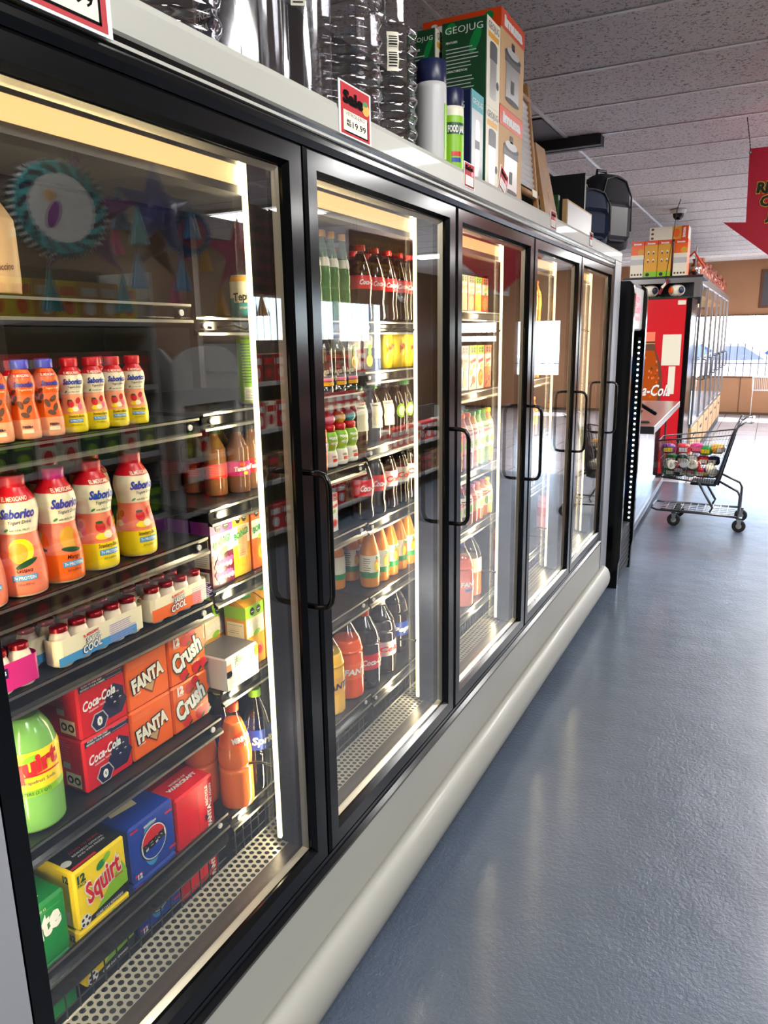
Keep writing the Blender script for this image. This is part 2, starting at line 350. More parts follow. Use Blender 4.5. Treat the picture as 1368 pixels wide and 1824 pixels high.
# right wall with bright shop windows (seen in the door glass)
m = MB(); R1 = (9.2, 13.6)
m.box((XR, YF, 0), (XR+.2, YB, .7), 'panelwall'); m.box((XR, YF, 2.25), (XR+.2, YB, ZC), 'panelwall'); m.box((XR, YF, .7), (XR+.2, R1[0], 2.25), 'panelwall'); m.box((XR, R1[1], .7), (XR+.2, YB, 2.25), 'panelwall'); struct('wall_right', m)
m = MB(); m.box((XR+.1, R1[0], .7), (XR+.108, R1[1], 2.25), 'winglass'); w = struct('window_4', m)
m = MB(); k = R1[0]+.1
while k < R1[1]: m.box((XR+.03, k-.006, .7), (XR+.042, k+.006, 2.25), 'black'); k += .17
m.box((XR+.02, 11.6, .7), (XR+.08, 11.72, 2.25), 'white'); m.box((XR+.02, 12.9, .7), (XR+.08, 13.0, 2.25), 'white'); m.obj('window_bars', w)
m = MB(); m.box((-4, YF-.2, 0), (XR, YF, ZC), 'brownwall'); struct('wall_front', m)
m = MB(); m.box((-1.25, YF, 0), (-1.1, 4.3, ZC), 'brownwall'); struct('wall_left_added', m)  # added dark wall, stands in for the unlit ceiling behind the jugs
m = MB(); m.box((-4.2, YF, 0), (-4, YB, ZC), 'tanwall'); struct('wall_left_far', m)
# outside: lot and parked cars, kerb, building across
P('asphalt', (170, 170, 172), .9); P('carwhite', (225, 228, 232), .25, coat=.5); P('carblue', (60, 84, 130), .25, coat=.5); P('carglass', (130, 142, 160), .15); P('carsilver', (150, 156, 164), .25, metal=.5)
m = MB(); m.box((-40, YB+.25, -.12), (40, 60, -.1), 'asphalt'); m.box((XR+.25, -20, -.12), (40, YB+.25, -.1), 'asphalt'); m.obj('parking_lot', kind='structure')
def car(loc, rz, paint, label):
    t = empty('car', loc, rz, label=label, cat='car', group='cars parked outside the windows')
    m = MB(); side = [(-2.1, .35), (-2.15, .75), (-1.95, .98), (-1.2, 1.05), (-.6, 1.42), (.75, 1.45), (1.45, 1.05), (2.05, .95), (2.2, .7), (2.15, .35)]
    m.prism(side, -.85, .85, paint); m.obj('body', t)
    for s in (-1, 1):
        y0, y1 = (.852, .86) if s > 0 else (-.86, -.852)
        m = MB(); m.prism([(-1.05, 1.05), (-.55, 1.37), (.0, 1.39), (.0, 1.05)], y0, y1, 'carglass'); m.obj('side_window', t); m = MB(); m.prism([(.06, 1.05), (.06, 1.39), (.7, 1.38), (1.2, 1.06)], y0, y1, 'carglass'); m.obj('side_window', t)
    for sx in (-1.35, 1.4):
        for sy in (-.8, .8):
            w = MB(); Mx = Matrix.Translation((sx, sy, .33)) @ Matrix.Rotation(PI/2, 4, 'X'); w.lathe([(.33, -.1), (.34, -.08), (.34, .08), (.33, .1)], 'rubber', 20, M=Mx); w.lathe([(.2, -.11), (.2, .11)], 'silver', 16, M=Mx); w.obj('wheel', t)
car((-.6, 21.0, -.1), .1, 'carwhite', 'white car parked outside behind the glass-door refrigerators'); car((1.6, 24.0, -.1), .05, 'carblue', 'blue car parked beyond the white car outside the far window')
car((1.8, 28.5, -.1), .0, 'carsilver', 'silver car parked farthest outside the far window'); car((9.5, 11.2, -.1), 1.4, 'carwhite', 'white car reflected in the second cooler door')
car((13.5, 12.5, -.1), 1.5, 'carblue', 'blue car outside the side window, reflected in the door glass')
# light troffers
for i, (x, y, sx, sy, e) in enumerate(TROFFERS):
    t = empty('ceiling_light', (x, y, ZC-.036), label='rectangular fluorescent light panel set in the white tile ceiling', cat='ceiling light', group='fluorescent ceiling panels')
    m = MB(); m.box((-sx/2-.02, -sy/2-.02, .005), (sx/2+.02, -sy/2, .035), 'white'); m.box((-sx/2-.02, sy/2, .005), (sx/2+.02, sy/2+.02, .035), 'white')
    m.box((-sx/2-.02, -sy/2, .005), (-sx/2, sy/2, .035), 'white'); m.box((sx/2, -sy/2, .005), (sx/2+.02, sy/2, .035), 'white'); m.obj('frame', t)
    m = MB(); m.box((-sx/2, -sy/2, .01), (sx/2, sy/2, .03), 'diffuser'); m.obj('diffuser', t)

# ------------------------------------------------------------ the long glass-door cooler
DY0, DW, ND = .501, .78, 5; YE = DY0+DW*ND
cooler = empty('glass_door_cooler', (0, 0, 0), label='long cream five-door drinks cooler with black door frames and lit shelves', cat='refrigerator')
m = MB()
m.box((-.86, .28, 1.985), (-.0, 4.6, 2.05), 'enamel'); m.box((-.012, .28, 1.997), (.006, 4.6, 2.047), 'enamel', bev=.004)
m.prism([(-.02, 2.04), (.006, 2.043), (.002, 2.054), (-.006, 2.058), (-.03, 2.058), (-.03, 2.04)], .28, 4.6, 'enamel')
m.box((-.05, .28, .21), (0, 4.6, .378), 'enamel')                      # kick panel
m.box((-.86, .28, .06), (-.05, 4.6, .40), 'darkgrey'); m.box((-.86, .28, .40), (-.82, 4.6, 1.99), 'black')
m.box((-.86, .28, .30), (-.0, .515, 1.985), 'enamelgrey'); m.box((-.86, 4.42, .06), (.004, 4.6, 1.997), 'enamelgrey')
m.box((-.06, .28, 0), (-.04, 4.5, .2), 'black')
for k in (.6, 2.4, 4.45): m.box((-.3, k, 0), (-.24, k+.06, .07), 'black')
m.obj('cabinet', cooler)
m = MB(); pr = [(0, .213), (.022, .208), (.040, .192), (.050, .168), (.054, .14), (.051, .112), (.042, .086), (.026, .066), (.006, .055), (0, .055)]
m.prism(pr, .28, 4.50, 'enamel', smooth=True); m.obj('bumper', cooler, label='rounded cream bumper rail along the cooler base')
m = MB(); m.prism([(-.05, 1.955), (-.004, 1.955), (.004, 1.966), (.004, 1.975), (-.002, 1.983), (.002, 1.997), (-.05, 1.997)], DY0-.0, YE+.01, 'blackgloss')
m.prism([(-.05, .378), (.004, .378), (.006, .388), (-.004, .396), (-.004, .412), (-.05, .412)], DY0, YE+.01, 'blackgloss')
m.obj('header_trim', cooler)
m = MB()   # ledge and perforated grille
m.box((-.094, DY0, .425), (-.036, YE, .440), 'ledge'); m.box((-.041, DY0, .44), (-.036, YE, .452), 'brushed'); m.box((-.04, DY0, .40), (-.034, YE, .46), 'ledge'); m.obj('sill_ledge', cooler)
def perf(rows, p, o, D, N, m, mb):
    """perforated strip: rows along D, real holes"""
    n = int((YE-DY0)/p)
    for r in range(rows):
        for c in range(n):
            y0 = DY0 + c*p + (p/2 if r % 2 else 0)
            if y0+p > YE: continue
            sq = [(0, 0), (.5, 0), (1, 0), (1, .5), (1, 1), (.5, 1), (0, 1), (0, .5)]
            h = [(.5+.36*math.cos(-PI*3/4+k*PI/4), .5+.40*math.sin(-PI*3/4+k*PI/4)) for k in range(8)]
            vs = [Vector(o)+Vector((0, y0+u*p, 0))+Vector(D)*(r+v)*p for u, v in sq+h]
            mb.add(vs, [(i, (i+1) % 8, 8+(i+1) % 8, 8+i) for i in range(8)], m)
m = MB(); perf(5, .0165, (-.094, 0, .441), (-.95, 0, .03), 0, 'grillemetal', m); m.tube([(-.173, DY0, .4435), (-.173, YE, .4435)], .0025, 'grillemetal', 6)
perf(3, .0165, (-.174, 0, .4435), (-.35, 0, -.72), 0, 'grillemetal', m)
m.box((-.20, DY0, .36), (-.10, YE, .372), 'black')
m.obj('perforated_grille', cooler, label='perforated steel air grille')
# doors
for d in range(ND):
    y0 = DY0+DW*d; y1 = y0+DW
    dr = bpy.data.objects.new('door', None); C.objects.link(dr); dr.parent = cooler
    m = MB(); a, b_ = y0+.005, y1-.005; g0, g1 = y0+.051, y1-.059; z0, z1 = .416, 1.954; h0, h1 = .466, 1.908
    def ring(x0, x1, Y0, Y1, Z0, Z1, y_0, y_1, z_0, z_1, mt):   # frame between outer and inner rectangle, mitred
        o4 = [(Y0, Z0), (Y1, Z0), (Y1, Z1), (Y0, Z1)]; i4 = [(y_0, z_0), (y_1, z_0), (y_1, z_1), (y_0, z_1)]
        vs = [(x1-.006, *p) for p in o4]+[(x1, p[0]+(.006 if p[0] == Y0 else -.006), p[1]+(.006 if p[1] == Z0 else -.006)) for p in o4]
        vs += [(x1, p[0]-(.008 if p[0] == y_0 else -.008), p[1]-(.008 if p[1] == z_0 else -.008)) for p in i4]+[(x1-.012, *p) for p in i4]+[(x0, *p) for p in i4]+[(x0, *p) for p in o4]
        fs = []
        for k in range(5):
            for q in range(4): fs.append((k*4+q, k*4+(q+1) % 4, (k+1)*4+(q+1) % 4, (k+1)*4+q))
        for q in range(4): fs.append((20+q, 20+(q+1) % 4, (q+1) % 4, q))
        m.add(vs, fs, mt)
    ring(-.034, 0, a, b_, z0, z1, g0, g1, h0, h1, 'blackgloss'); f = m.obj('door_frame', dr)
    m = MB(); t = .010
    ring(-.03, -.018, g0-.004, g1+.004, h0-.004, h1+.004, g0+t, g1-t, h0+t, h1-t, 'spacer')
    m.obj('glass_spacer', dr)
    m = MB(); m.box((-.026, g0, h0), (-.016, g1, h1), 'doorglass'); m.obj('glass_pane', dr)
    m = MB(); hy = y1-.042; pts = [(-.002, 1.335), (.03, 1.335), (.046, 1.331), (.054, 1.320), (.057, 1.305), (.057, 1.08), (.054, 1.065), (.046, 1.054), (.03, 1.05), (-.002, 1.05)]
    m.tube([(x, hy, z) for x, z in pts], .0062, 'blackgloss', 10); m.obj('door_handle', dr)
# mullions with LED strips; each strip's own light shines inward onto the goods
def lamp(x, y, s):
    l = bpy.data.lights.new('led_strip_light', 'AREA'); l.shape = 'RECTANGLE'; l.size = .012; l.size_y = 1.48; l.energy = 3.5 if s < 0 else 2.4; l.color = (1, .82, .50)
    o = bpy.data.objects.new('led_strip_light', l); C.objects.link(o); d = Vector((-.62, .78*s, 0)); zz = -d; yy = Vector((0, 0, 1)); xx = yy.cross(zz)
    Mx = Matrix((xx, yy, zz)).transposed().to_4x4(); Mx.translation = (x, y, 1.2); o.matrix_world = Mx
for d in range(ND+1):
    yc = DY0+DW*d; m = MB()
    m.box((-.115, yc-.036, .44), (-.036, yc+.036, 1.95), 'mullionblack', bev=.004); ml = m.obj('mullion', cooler)
    if d < ND:
        m = MB(); m.prism([(-.117, yc+.0365), (-.108, yc+.0365), (-.106, yc+.043), (-.110, yc+.046), (-.117, yc+.044)], .455, 1.945, 'led', ax='z'); m.obj('led_strip', ml, label='glowing warm white light strip'); lamp(-.1185, yc+.043, 1)
    if d:
        m = MB(); m.prism([(-.117, yc-.044), (-.110, yc-.046), (-.106, yc-.043), (-.108, yc-.0365), (-.117, yc-.0365)], .455, 1.945, 'led', ax='z'); m.obj('led_strip', ml, label='glowing warm white light strip')
        lamp(-.1185, yc-.043, -1)
        for z in (1.62, .66): m2 = MB(); m2.tube([(-.11, yc-.057, z), (-.108, yc-.062, z-.004), (-.13, yc-.075, z+.006), (-.16, yc-.09, z+.002)], .003, 'rubber', 6); m2.obj('lamp_cable', ml)
m = MB(); m.prism([(-.124, 1.884), (-.118, 1.886), (-.118, 1.921), (-.124, 1.923)], DY0+.03, YE-.04, 'toplamp'); m.box((-.16, DY0+.03, 1.921), (-.116, YE-.04, 1.94), 'brushed'); m.box((-.16, DY0+.03, 1.87), (-.116, YE-.04, 1.885), 'brushed')
m.obj('top_lamp', cooler, label='warm glowing ribbed lamp strip under the cooler ceiling')
# shelves: modules of .67 m
MODS = [(.46, 1.128, [1.668, 1.454, 1.214, 1.075, .812, .58]), (1.132, 1.798, [1.645, 1.46, 1.266, 1.09, .865, .56]),
        (1.802, 2.468, [1.645, 1.51, 1.30, 1.085, .862, .545]), (2.472, 3.138, [1.69, 1.40, 1.10, .876, .545]),
        (3.142, 3.80, [1.66, 1.40, 1.12, .876, .545]), (3.804, 4.40, [1.66, 1.40, 1.12, .876, .545])]
XS = -.165
for y0, y1, zs in MODS:
    for i, z in enumerate(zs):
        last = i == len(zs)-1 and y0 < 1; z -= .0012; m = MB(); m.box((-.72, y0+.004, (.42 if last else z)-.008), (XS-.03 if last else XS-.004, y1-.004, (.42 if last else z)-.0005), 'black')
        m.prism([(XS-.006, z-.004), (XS-.004, z), (XS, z), (XS+.001, z-.006), (XS-.003, z-.010), (XS-.003, z-.026), (XS+.004, z-.032), (XS+.004, z-.036), (XS-.006, z-.036)], y0+.003, y1-.003, 'blackgloss')
        m.box((XS+.0035, y0+.004, z-.0362), (XS+.0052, y1-.004, z-.031), 'brushed'); m.box((XS-.0002, y0+.004, z-.0062), (XS+.0016, y1-.004, z-.0018), 'brushed')
        for k in (y0+.03, y1-.03):
            m.lathe([(.006, 0), (.006, .004)], 'silver', 10, M=Matrix.Translation((XS-.003, k, z-.018)) @ Matrix.Rotation(PI/2, 4, 'Y'))
        if last: m.box((XS-.006, y0+.003, z-.078), (XS-.003, y1-.003, z-.03), 'blackgloss')
        if i == len(zs)-1:
            m.box((-.72, y0+.004, .402), (XS-.03, y1-.004, .408), 'black')
            for q in range(22): m.tube([(XS-.008, y0+.02+q*.029, .43), (XS-.008, y0+.02+q*.029, z-.03)], .0016, 'black', 4)
            for q in range(3): m.tube([(XS-.008, y0+.01, .435+.03*q), (XS-.008, y1-.01, .435+.03*q)], .0016, 'black', 4)
        m.obj('shelf', cooler)
m = MB()
for k in [q[0] for q in MODS]+[4.4]:
    m.box((-.76, k-.012, .42), (-.73, k+.012, 1.95), 'darksteel')
m.obj('shelf_upright', cooler)
m = MB(); m.box((-.82, DY0, .40), (-.80, YE, 1.97), 'darkgrey'); m.obj('back_panel', cooler)
# ------------------------------------------------------------ product builders
RX = (1, 0, 0); RYv = (0, 1, 0); RZ = (0, 0, 1)
def front(x, y0, z0=0): return Surf((x, y0, z0), RYv, RZ)          # print on a +x face
def left(x0, y, z0=0): return Surf((x0, y, z0), RX, RZ)            # print on a -y face
def topf(x1, y0, z): return Surf((x1, y0, z), RYv, (-1, 0, 0))     # print on a top face read from the aisle
def lines(m, S, u0, u1, v0, v1, n, mt, h=.35):
    st = (v1-v0)/n
    for i in range(n): m.rect(S, u0, v0+i*st, u0+(u1-u0)*random.uniform(.7, 1), v0+i*st+st*h, mt)
def cap(r, z0, z1, mt, ridges=True):
    m = MB(); n = 40 if ridges else 20; b = len(m.v)
    prof = [(r*.99, z0), (r, z0+.001), (r, z1-.002), (r*.93, z1)]
    m.lathe(prof, mt, n)
    if ridges:
        m.v = [((x*(1.015 if i % 2 else .985)), y*(1.015 if i % 2 else .985), z) if z < z1-.001 else (x, y, z) for i, (x, y, z) in enumerate(m.v)]
    return m.mesh('cap')
def fruit(m, S, u, v, r, kind):
    if kind == 'guava': m.ell(S, u, v, r, r*.95, 'yellow', .0009); m.ell(S, u-r*.2, v-r*.1, r*.7, r*.75, 'gold', .0012); m.ell(S, u+r*.3, v-r*.95, r*.9, r*.22, 'darkgreen', .0014, .35); m.ell(S, u-r*1.25, v+r*.1, r*.4, r*.6, 'salmon', .0009)
    elif kind == 'mango': m.ell(S, u, v, r*.8, r, 'gold', .0009); m.ell(S, u+r*.75, v-r*.15, r*.35, r*.85, 'orange', .0012); m.ell(S, u, v-r*.85, r*.85, r*.2, 'darkgreen', .0014, -.15)
    elif kind == 'straw':
        m.ell(S, u-r*.1, v-r*.55, r*.95, r*.35, 'yellow', .0009, .15); m.ell(S, u+r*.1, v-r*.55, r*.4, r*.32, 'cream', .0011)
        m.ell(S, u-r*.45, v+r*.15, r*.42, r*.5, 'red', .0013, .3); m.ell(S, u-r*.5, v+r*.55, r*.32, r*.12, 'darkgreen', .0016); m.ell(S, u+r*.55, v+r*.5, r*.33, r*.42, 'red', .0012, -.5); m.ell(S, u+r*.75, v-r*.25, r*.3, r*.4, 'pink', .0012)
    elif kind == 'pecan':
        for a, b_ in ((-.4, .3), (.35, -.1), (-.1, -.6), (.2, .7)): m.ell(S, u+r*a, v+r*b_, r*.42, r*.24, 'brown', .001, a*3)
# drinkable yogurt: real-height bottle, H total height
def yogurt(H, kind, capm, bodym, lowm, big):
    k = H/.20; pr = smooth_prof([(.030*k, 0), (.036*k, .004*k), (.0375*k, .03*k), (.0355*k, .055*k), (.0295*k, .088*k), (.031*k, .108*k), (.0345*k, .128*k), (.031*k, .148*k), (.022*k, .163*k), (.0185*k, .170*k)])
    S = Cyl(pr); m = MB()
    topm = 'cokered' if big or capm == 'red' else 'orange'
    m.lathe(pr, bodym, 28, bands=[(.004*k, bodym if big else lowm), (.046*k, lowm), (.098*k, bodym if kind == 'pecan' else ('salmon' if big else 'peach')), (.146*k, bodym), (.2, topm)])
    m.rect(S, -.021*k, .1475*k, .021*k, .158*k, 'red', .0008); m.text(S, 'EL MEXICANO', 0, .1495*k, .0062*k, 'cream', .02, w=.038*k)
    if kind == 'pecan':
        m.text(S, 'Smoothie', .002, .126*k, .012*k, 'blue', .05, .25, w=.05*k); m.text(S, 'Yogurt Drink', .004, .117*k, .0045*k, 'cream', .02, .2)
        fruit(m, S, 0, .075*k, .026*k, 'pecan'); fruit(m, S, -.03*k, .10*k, .02*k, 'pecan'); m.text(S, 'FIBER+', 0, .028*k, .006*k, 'navy', .03)
        m.rect(S, -.014*k, .016*k, .014*k, .025*k, 'cream')
    else:
        m.text(S, 'Saborico', .002, .124*k, .0135*k, 'blue', .045, .3, w=.054*k); m.text(S, 'Yogurt Drink', .004, .1145*k, .0055*k, 'navy', .015, .25, w=.036*k)
        m.text(S, 'with REAL FRUIT', .002, .103*k, .0034*k, 'darkgreen', .01, w=.03*k); m.ell(S, -.018*k, .105*k, .004*k, .002*k, 'green', .001, .5)
        fruit(m, S, 0, .072*k, .020*k, kind); fruit(m, S, -.052*k, .072*k, .016*k, kind)
        nm = {'guava': 'Guava', 'mango': 'Mango', 'straw': 'Strawberry-Banana'}[kind]
        m.text(S, nm, .002, .040*k, .0068*k, 'plum', .01, .3, w=(.042 if kind == 'straw' else .024)*k)
        m.rect(S, -.018*k, .027*k, .020*k, .036*k, 'sky'); m.text(S, '7g PROTEIN', .001, .029*k, .005*k, 'white', .03, w=.033*k, off=.0014); m.text(S, '28 fl oz (828 mL)', .001, .0195*k, .0036*k, 'navy', 0, w=.026*k)
    body = m.mesh('bottle')
    return ('yogurt_drink_bottle', [('bottle', body), ('cap', cap(.0195*k if big else .023*k, .168*k, .186*k if big else .19*k, capm))])
def soda(H, R, bodym, capm, labm, name, txtm, lab=(.30, .56), fill=.86, clearm='clearbottle', capsz=.0145, shape='2l', extra=None, capname='soda_bottle', shear=.15, tsz=None):
    """plastic soda bottle with liquid, printed wrap label and screw cap"""
    if shape == '2l': p = [(R*.72, 0), (R*.93, .012), (R, .03), (R, .56), (R*.985, .6), (R*.82, .74), (R*.5, .86), (R*.30, .93), (R*.26, .945), (R*.26, .965)]
    elif shape == 'contour': p = [(R*.7, 0), (R*.96, .02), (R, .09), (R*.90, .24), (R*.94, .34), (R, .47), (R*.96, .58), (R*.74, .73), (R*.46, .86), (R*.30, .93), (R*.30, .965)]
    elif shape == 'long': p = [(R*.8, 0), (R, .01), (R, .35), (R*.93, .38), (R*.93, .40), (R, .43), (R*.98, .55), (R*.66, .76), (R*.40, .87), (R*.34, .92), (R*.34, .965)]
    else: p = [(R*.85, 0), (R, .015), (R, .62), (R*.9, .72), (R*.5, .86), (R*.42, .92), (R*.42, .965)]
    p = [(a, b*H) for a, b in p]; pr = smooth_prof(p, 4); S = Cyl(pr); zf = fill*H
    m = MB(); liq = [(r, z) for r, z in pr if z <= zf]; m.lathe(liq, bodym, 28); 
    parts = []; m2 = MB(); up_ = [(r, z) for r, z in pr if z >= liq[-1][1]-1e-6]; m2.lathe(up_, clearm, 24, cap=False)
    l0, l1 = lab[0]*H, lab[1]*H; m3 = MB(); lp = [(S.r(l0+(l1-l0)*i/8)+.0006, l0+(l1-l0)*i/8) for i in range(9)]; m3.lathe(lp, labm, 28, cap=False)
    S2 = Cyl(lp); hh = (l1-l0); zc = (l0+l1)/2
    if name: m3.text(S2, name, 0, zc-hh*.18, tsz or hh*.36, txtm, .04, shear, w=min(R*1.9, 9), off=.0012)
    if extra: extra(m3, S2, l0, l1, R)
    return (capname, [('bottle', m.mesh('bottle')), ('bottle_neck', m2.mesh('bottle_neck')), ('label', m3.mesh('label')), ('cap', cap(capsz, .925*H, H, capm))])
def pack12(w, h, d, base, art, nm='soda_can_carton'):
    """12-can carton, its end towards the glass (+x at x=0, y 0..w)"""
    m = MB(); m.box((-d, 0, 0), (0, w, h), base, bev=.004); Sf, Sl, St = front(0, 0), left(-d, 0), topf(0, 0, h)
    art(m, Sf, Sl, St, w, h, d); return (nm, [('carton', m.mesh('carton'))])
def a_coke(m, F, L, T, w, h, d):
    m.rect(F, .004, h*.86, w-.004, h-.004, 'navy'); m.text(F, 'SCAN TO WIN AND', w*.3, h*.93, .0035, 'white', .02); m.text(F, 'REFRESH YOUR SUMMER', w*.32, h*.875, .0035, 'white', .02)
    m.rect(F, w*.6, h*.88, w*.92, h*.885, 'white', .001); m.rect(F, w*.6, h*.95, w*.92, h*.955, 'white', .001)
    m.ell(F, w*.72, h*.36, .030, .026, 'navy', .0011, n=6); m.ell(F, w*.74, h*.5, .024, .026, 'navy', .0011, .5, n=6)
    m.ell(F, w*.38, h*.2, .020, .020, 'silver', .0013, n=6); m.ell(F, w*.38, h*.2, .0175, .0175, 'navy', .0016, n=6); m.text(F, '0', w*.38, h*.13, .015, 'white', .06, off=.002)
    for a, b in ((.66, .45), (.8, .5), (.72, .33), (.84, .38), (.7, .58)): m.text(F, '*', w*a, h*b, .008, 'white', .05, off=.002)
    m.text(F, 'Coca-Cola', w*.42, h*.54, .017, 'white', .03, .35, rot=.1, w=w*.68, off=.002); m.text(F, 'ORIGINAL TASTE', w*.36, h*.46, .0035, 'white', .01, rot=.08, off=.002)
    m.rect(L, d-.05, .008, d-.012, .035, 'cream'); m.ell(L, d-.04, .021, .008, .008, 'black', .001); m.ell(L, d-.022, .021, .008, .008, 'black', .001); m.ell(L, d-.04, .021, .004, .004, 'cream', .0014); m.ell(L, d-.022, .021, .004, .004, 'cream', .0014)
    lines(m, L, d-.075, d-.03, h*.55, h*.95, 9, 'pink', .22); m.rect(L, d-.055, h*.40, d-.036, h*.52, 'silver')
    m.text(T, 'ZERO', w*.6, .03, .02, 'silver', .05); m.text(T, 'EUNITE TASTE', w*.6, .015, .006, 'pink', .01)
def a_fanta(m, F, L, T, w, h, d):
    m.poly(F, [(w*.30, h*.38), (w*.72, h*.5), (w*.56, h*.16)], 'darkred', .0009); m.poly(F, [(w*.36, h*.36), (w*.66, h*.46), (w*.55, h*.2)], 'kraft', .0012)
    m.text(F, 'FANTA', w*.485, h*.40, .027, 'navy', .10, .06, rot=.17, w=w*.80, off=.0016); m.text(F, 'FANTA', w*.485, h*.405, .026, 'offwhite', .055, .06, rot=.17, w=w*.76, off=.0024)
    m.text(F, 'orange', w*.22, h*.28, .004, 'cream', .01, rot=.1); lines(m, F, .006, w*.5, h*.82, h*.92, 3, 'peach', .15)
    m.rect(L, d-.06, .01, d-.01, h-.01, 'deeporange')
def a_crush(m, F, L, T, w, h, d):
    for a, b, r in ((.62, .9, .012), (.35, .16, .013), (.7, .17, .013), (.9, .6, .011), (.45, .82, .012), (.88, .18, .012)): m.ell(F, w*a, h*b, r, r, 'red' if r > .0115 else 'orange', .0009); m.ell(F, w*a+.009, h*b-.008, .008, .003, 'darkgreen', .0012, .6)
    m.text(F, 'Crush', w*.53, h*.36, .040, 'darkgreen', .09, .15, rot=.35, w=w*.84, off=.0014); m.text(F, 'Crush', w*.51, h*.375, .039, 'white', .045, .15, rot=.35, w=w*.80, off=.0022)
    m.text(F, '12', w*.22, h*.82, .014, 'white', .07); m.text(F, 'PACK', w*.22, h*.76, .005, 'white', .03); m.text(F, 'Orange', w*.68, h*.28, .006, 'cream', .01, rot=.2)
    m.rect(L, d-.07, .01, d-.006, h-.01, 'gold'); m.text(T, 'Crush', w*.5, .02, .02, 'brown', .03)
def a_squirt(m, F, L, T, w, h, d):
    m.poly(F, [(w*.32, h*.12), (w*.9, h*.62), (w*.98, h*.42), (w*.98, h*.2), (w*.5, h*.1)], 'lime', .0008)
    m.poly(F, [(w*.02, .004), (w*.98, .004), (w*.98, h*.2), (w*.05, h*.1)], 'black', .0010); m.text(F, 'GAME DAY REWARDS', w*.58, h*.045, .0045, 'white', .02, rot=.02, w=w*.55, off=.0016)
    m.text(F, 'Squirt', w*.55, h*.42, .036, 'white', .07, .2, rot=.24, w=w*.74, off=.0013); m.text(F, 'Squirt', w*.55, h*.425, .035, 'red', .03, .2, rot=.24, w=w*.70, off=.0021); m.rect(F, w*.45, h*.42, w*.9, h*.44, 'red', .0012)
    m.ell(F, w*.5, h*.82, .010, .007, 'green', .0013, .4); m.ell(F, w*.62, h*.88, .009, .006, 'lime', .0013, .5)
    m.text(F, '12', w*.13, h*.78, .013, 'darkgreen', .06); m.text(F, 'PACK', w*.14, h*.71, .005, 'darkgreen', .03)
    m.ell(F, w*.12, h*.12, .011, .011, 'white', .0016); 
    for a in range(5): m.ell(F, w*.12+.007*math.cos(a*1.257), h*.12+.007*math.sin(a*1.257), .0028, .0028, 'black', .002)
    m.rect(L, d-.05, .006, d-.02, .03, 'cream'); m.text(L, '12', d-.02, h*.8, .011, 'darkgreen', .05)
    m.rect(T, .004, .004, w-.004, d*.62, 'black'); m.rect(T, w*.04, .006, w*.5, .012, 'red', .0012); m.text(T, 'SCAN TO EARN', w*.55, .045, .006, 'red', .02, rot=.0, off=.0014); m.text(T, 'REWARDS OFFICIAL', w*.55, .034, .005, 'white', .02, off=.0014); m.text(T, 'AND WIN PRIZES', w*.55, .025, .005, 'white', .02, off=.0014)
    m.ell(T, w*.1, .03, .009, .009, 'white', .0014); m.rect(T, w*.7, d*.5, w-.004, d*.62, 'green', .0014)
def a_pepsi(m, F, L, T, w, h, d):
    for k in range(5): m.rect(F, w*.02, h*(.1+.17*k), w*.98, h*(.15+.17*k), 'blue', .0006)
    m.ell(F, w*.45, h*.5, .021, .042, 'sky', .0008, n=20); m.rect(F, w*.31, h*.84, w*.59, h*.88, 'silver', .001)
    for a, b in ((.1, .9), (.9, .12), (.12, .1), (.88, .8)): m.rect(F, w*a-.009, h*b, w*a+.009, h*b+.004, 'red', .001)
    m.ell(F, w*.5, h*.5, .033, .033, 'navy', .0012, n=28); m.ell(F, w*.5, h*.5, .031, .031, 'white', .0015, n=28)
    def seg(a0, a1, mt, off): m.poly(F, [(w*.5+.029*math.cos(a0+(a1-a0)*i/12), h*.5+.029*math.sin(a0+(a1-a0)*i/12)) for i in range(13)], mt, off)
    seg(.35, PI-.1, 'red', .0019); seg(PI+.35, 2*PI-.1, 'blue', .0019)
    m.text(F, 'PEPSI', w*.5, h*.44, .013, 'black', .07, 0, rot=.12, w=.054, off=.0026); m.text(F, '12', w*.14, h*.04, .009, 'white', .05)
    m.poly(T, [(w*.1, .06), (w*.6, .05), (w*.75, .12), (w*.3, .13)], 'cream', .001); m.ell(T, w*.5, .16, .02, .02, 'silver')
def a_fantared(m, F, L, T, w, h, d):
    m.rect(F, w*.02, h*.52, w*.75, h*.524, 'darkred'); m.rect(F, w*.55, h*.06, w*.56, h*.95, 'darkred')
    m.text(F, 'RECYCLE', w*.82, h*.66, .007, 'white', .03, rot=PI/2); m.text(F, 'ME AGAIN', w*.92, h*.66, .006, 'white', .02, rot=PI/2); m.text(F, 'FANTA', w*.88, h*.24, .010, 'white', .05, rot=PI/2); m.poly(F, [(w*.72, h*.3), (w*.72, h*.15), (w*.82, h*.24)], 'navy', .001)
    m.text(T, 'WARCRAFT', w*.5, .03, .010, 'white', .05); m.text(T, 'WORLD OF', w*.5, .045, .006, 'white', .03); m.text(T, 'WIN IT!', w*.5, .10, .020, 'offwhite', .05); m.rect(T, .004, .07, w-.004, .085, 'darkred', .0006)
def a_sprite(m, F, L, T, w, h, d):
    m.rect(F, w*.1, h*.84, w*.9, h*.845, 'lime'); m.rect(F, w*.1, h*.95, w*.9, h*.955, 'lime'); m.text(F, 'CONTAINS 12', w*.5, h*.87, .004, 'offwhite', .01)
    m.text(F, 'Sprite', w*.45, h*.42, .036, 'white', .05, .22, rot=.25, w=w*.95)
    m.rect(T, w*.2, .02, w*.7, .05, 'cream'); lines(m, T, w*.25, w*.65, .022, .048, 6, 'black', .5)
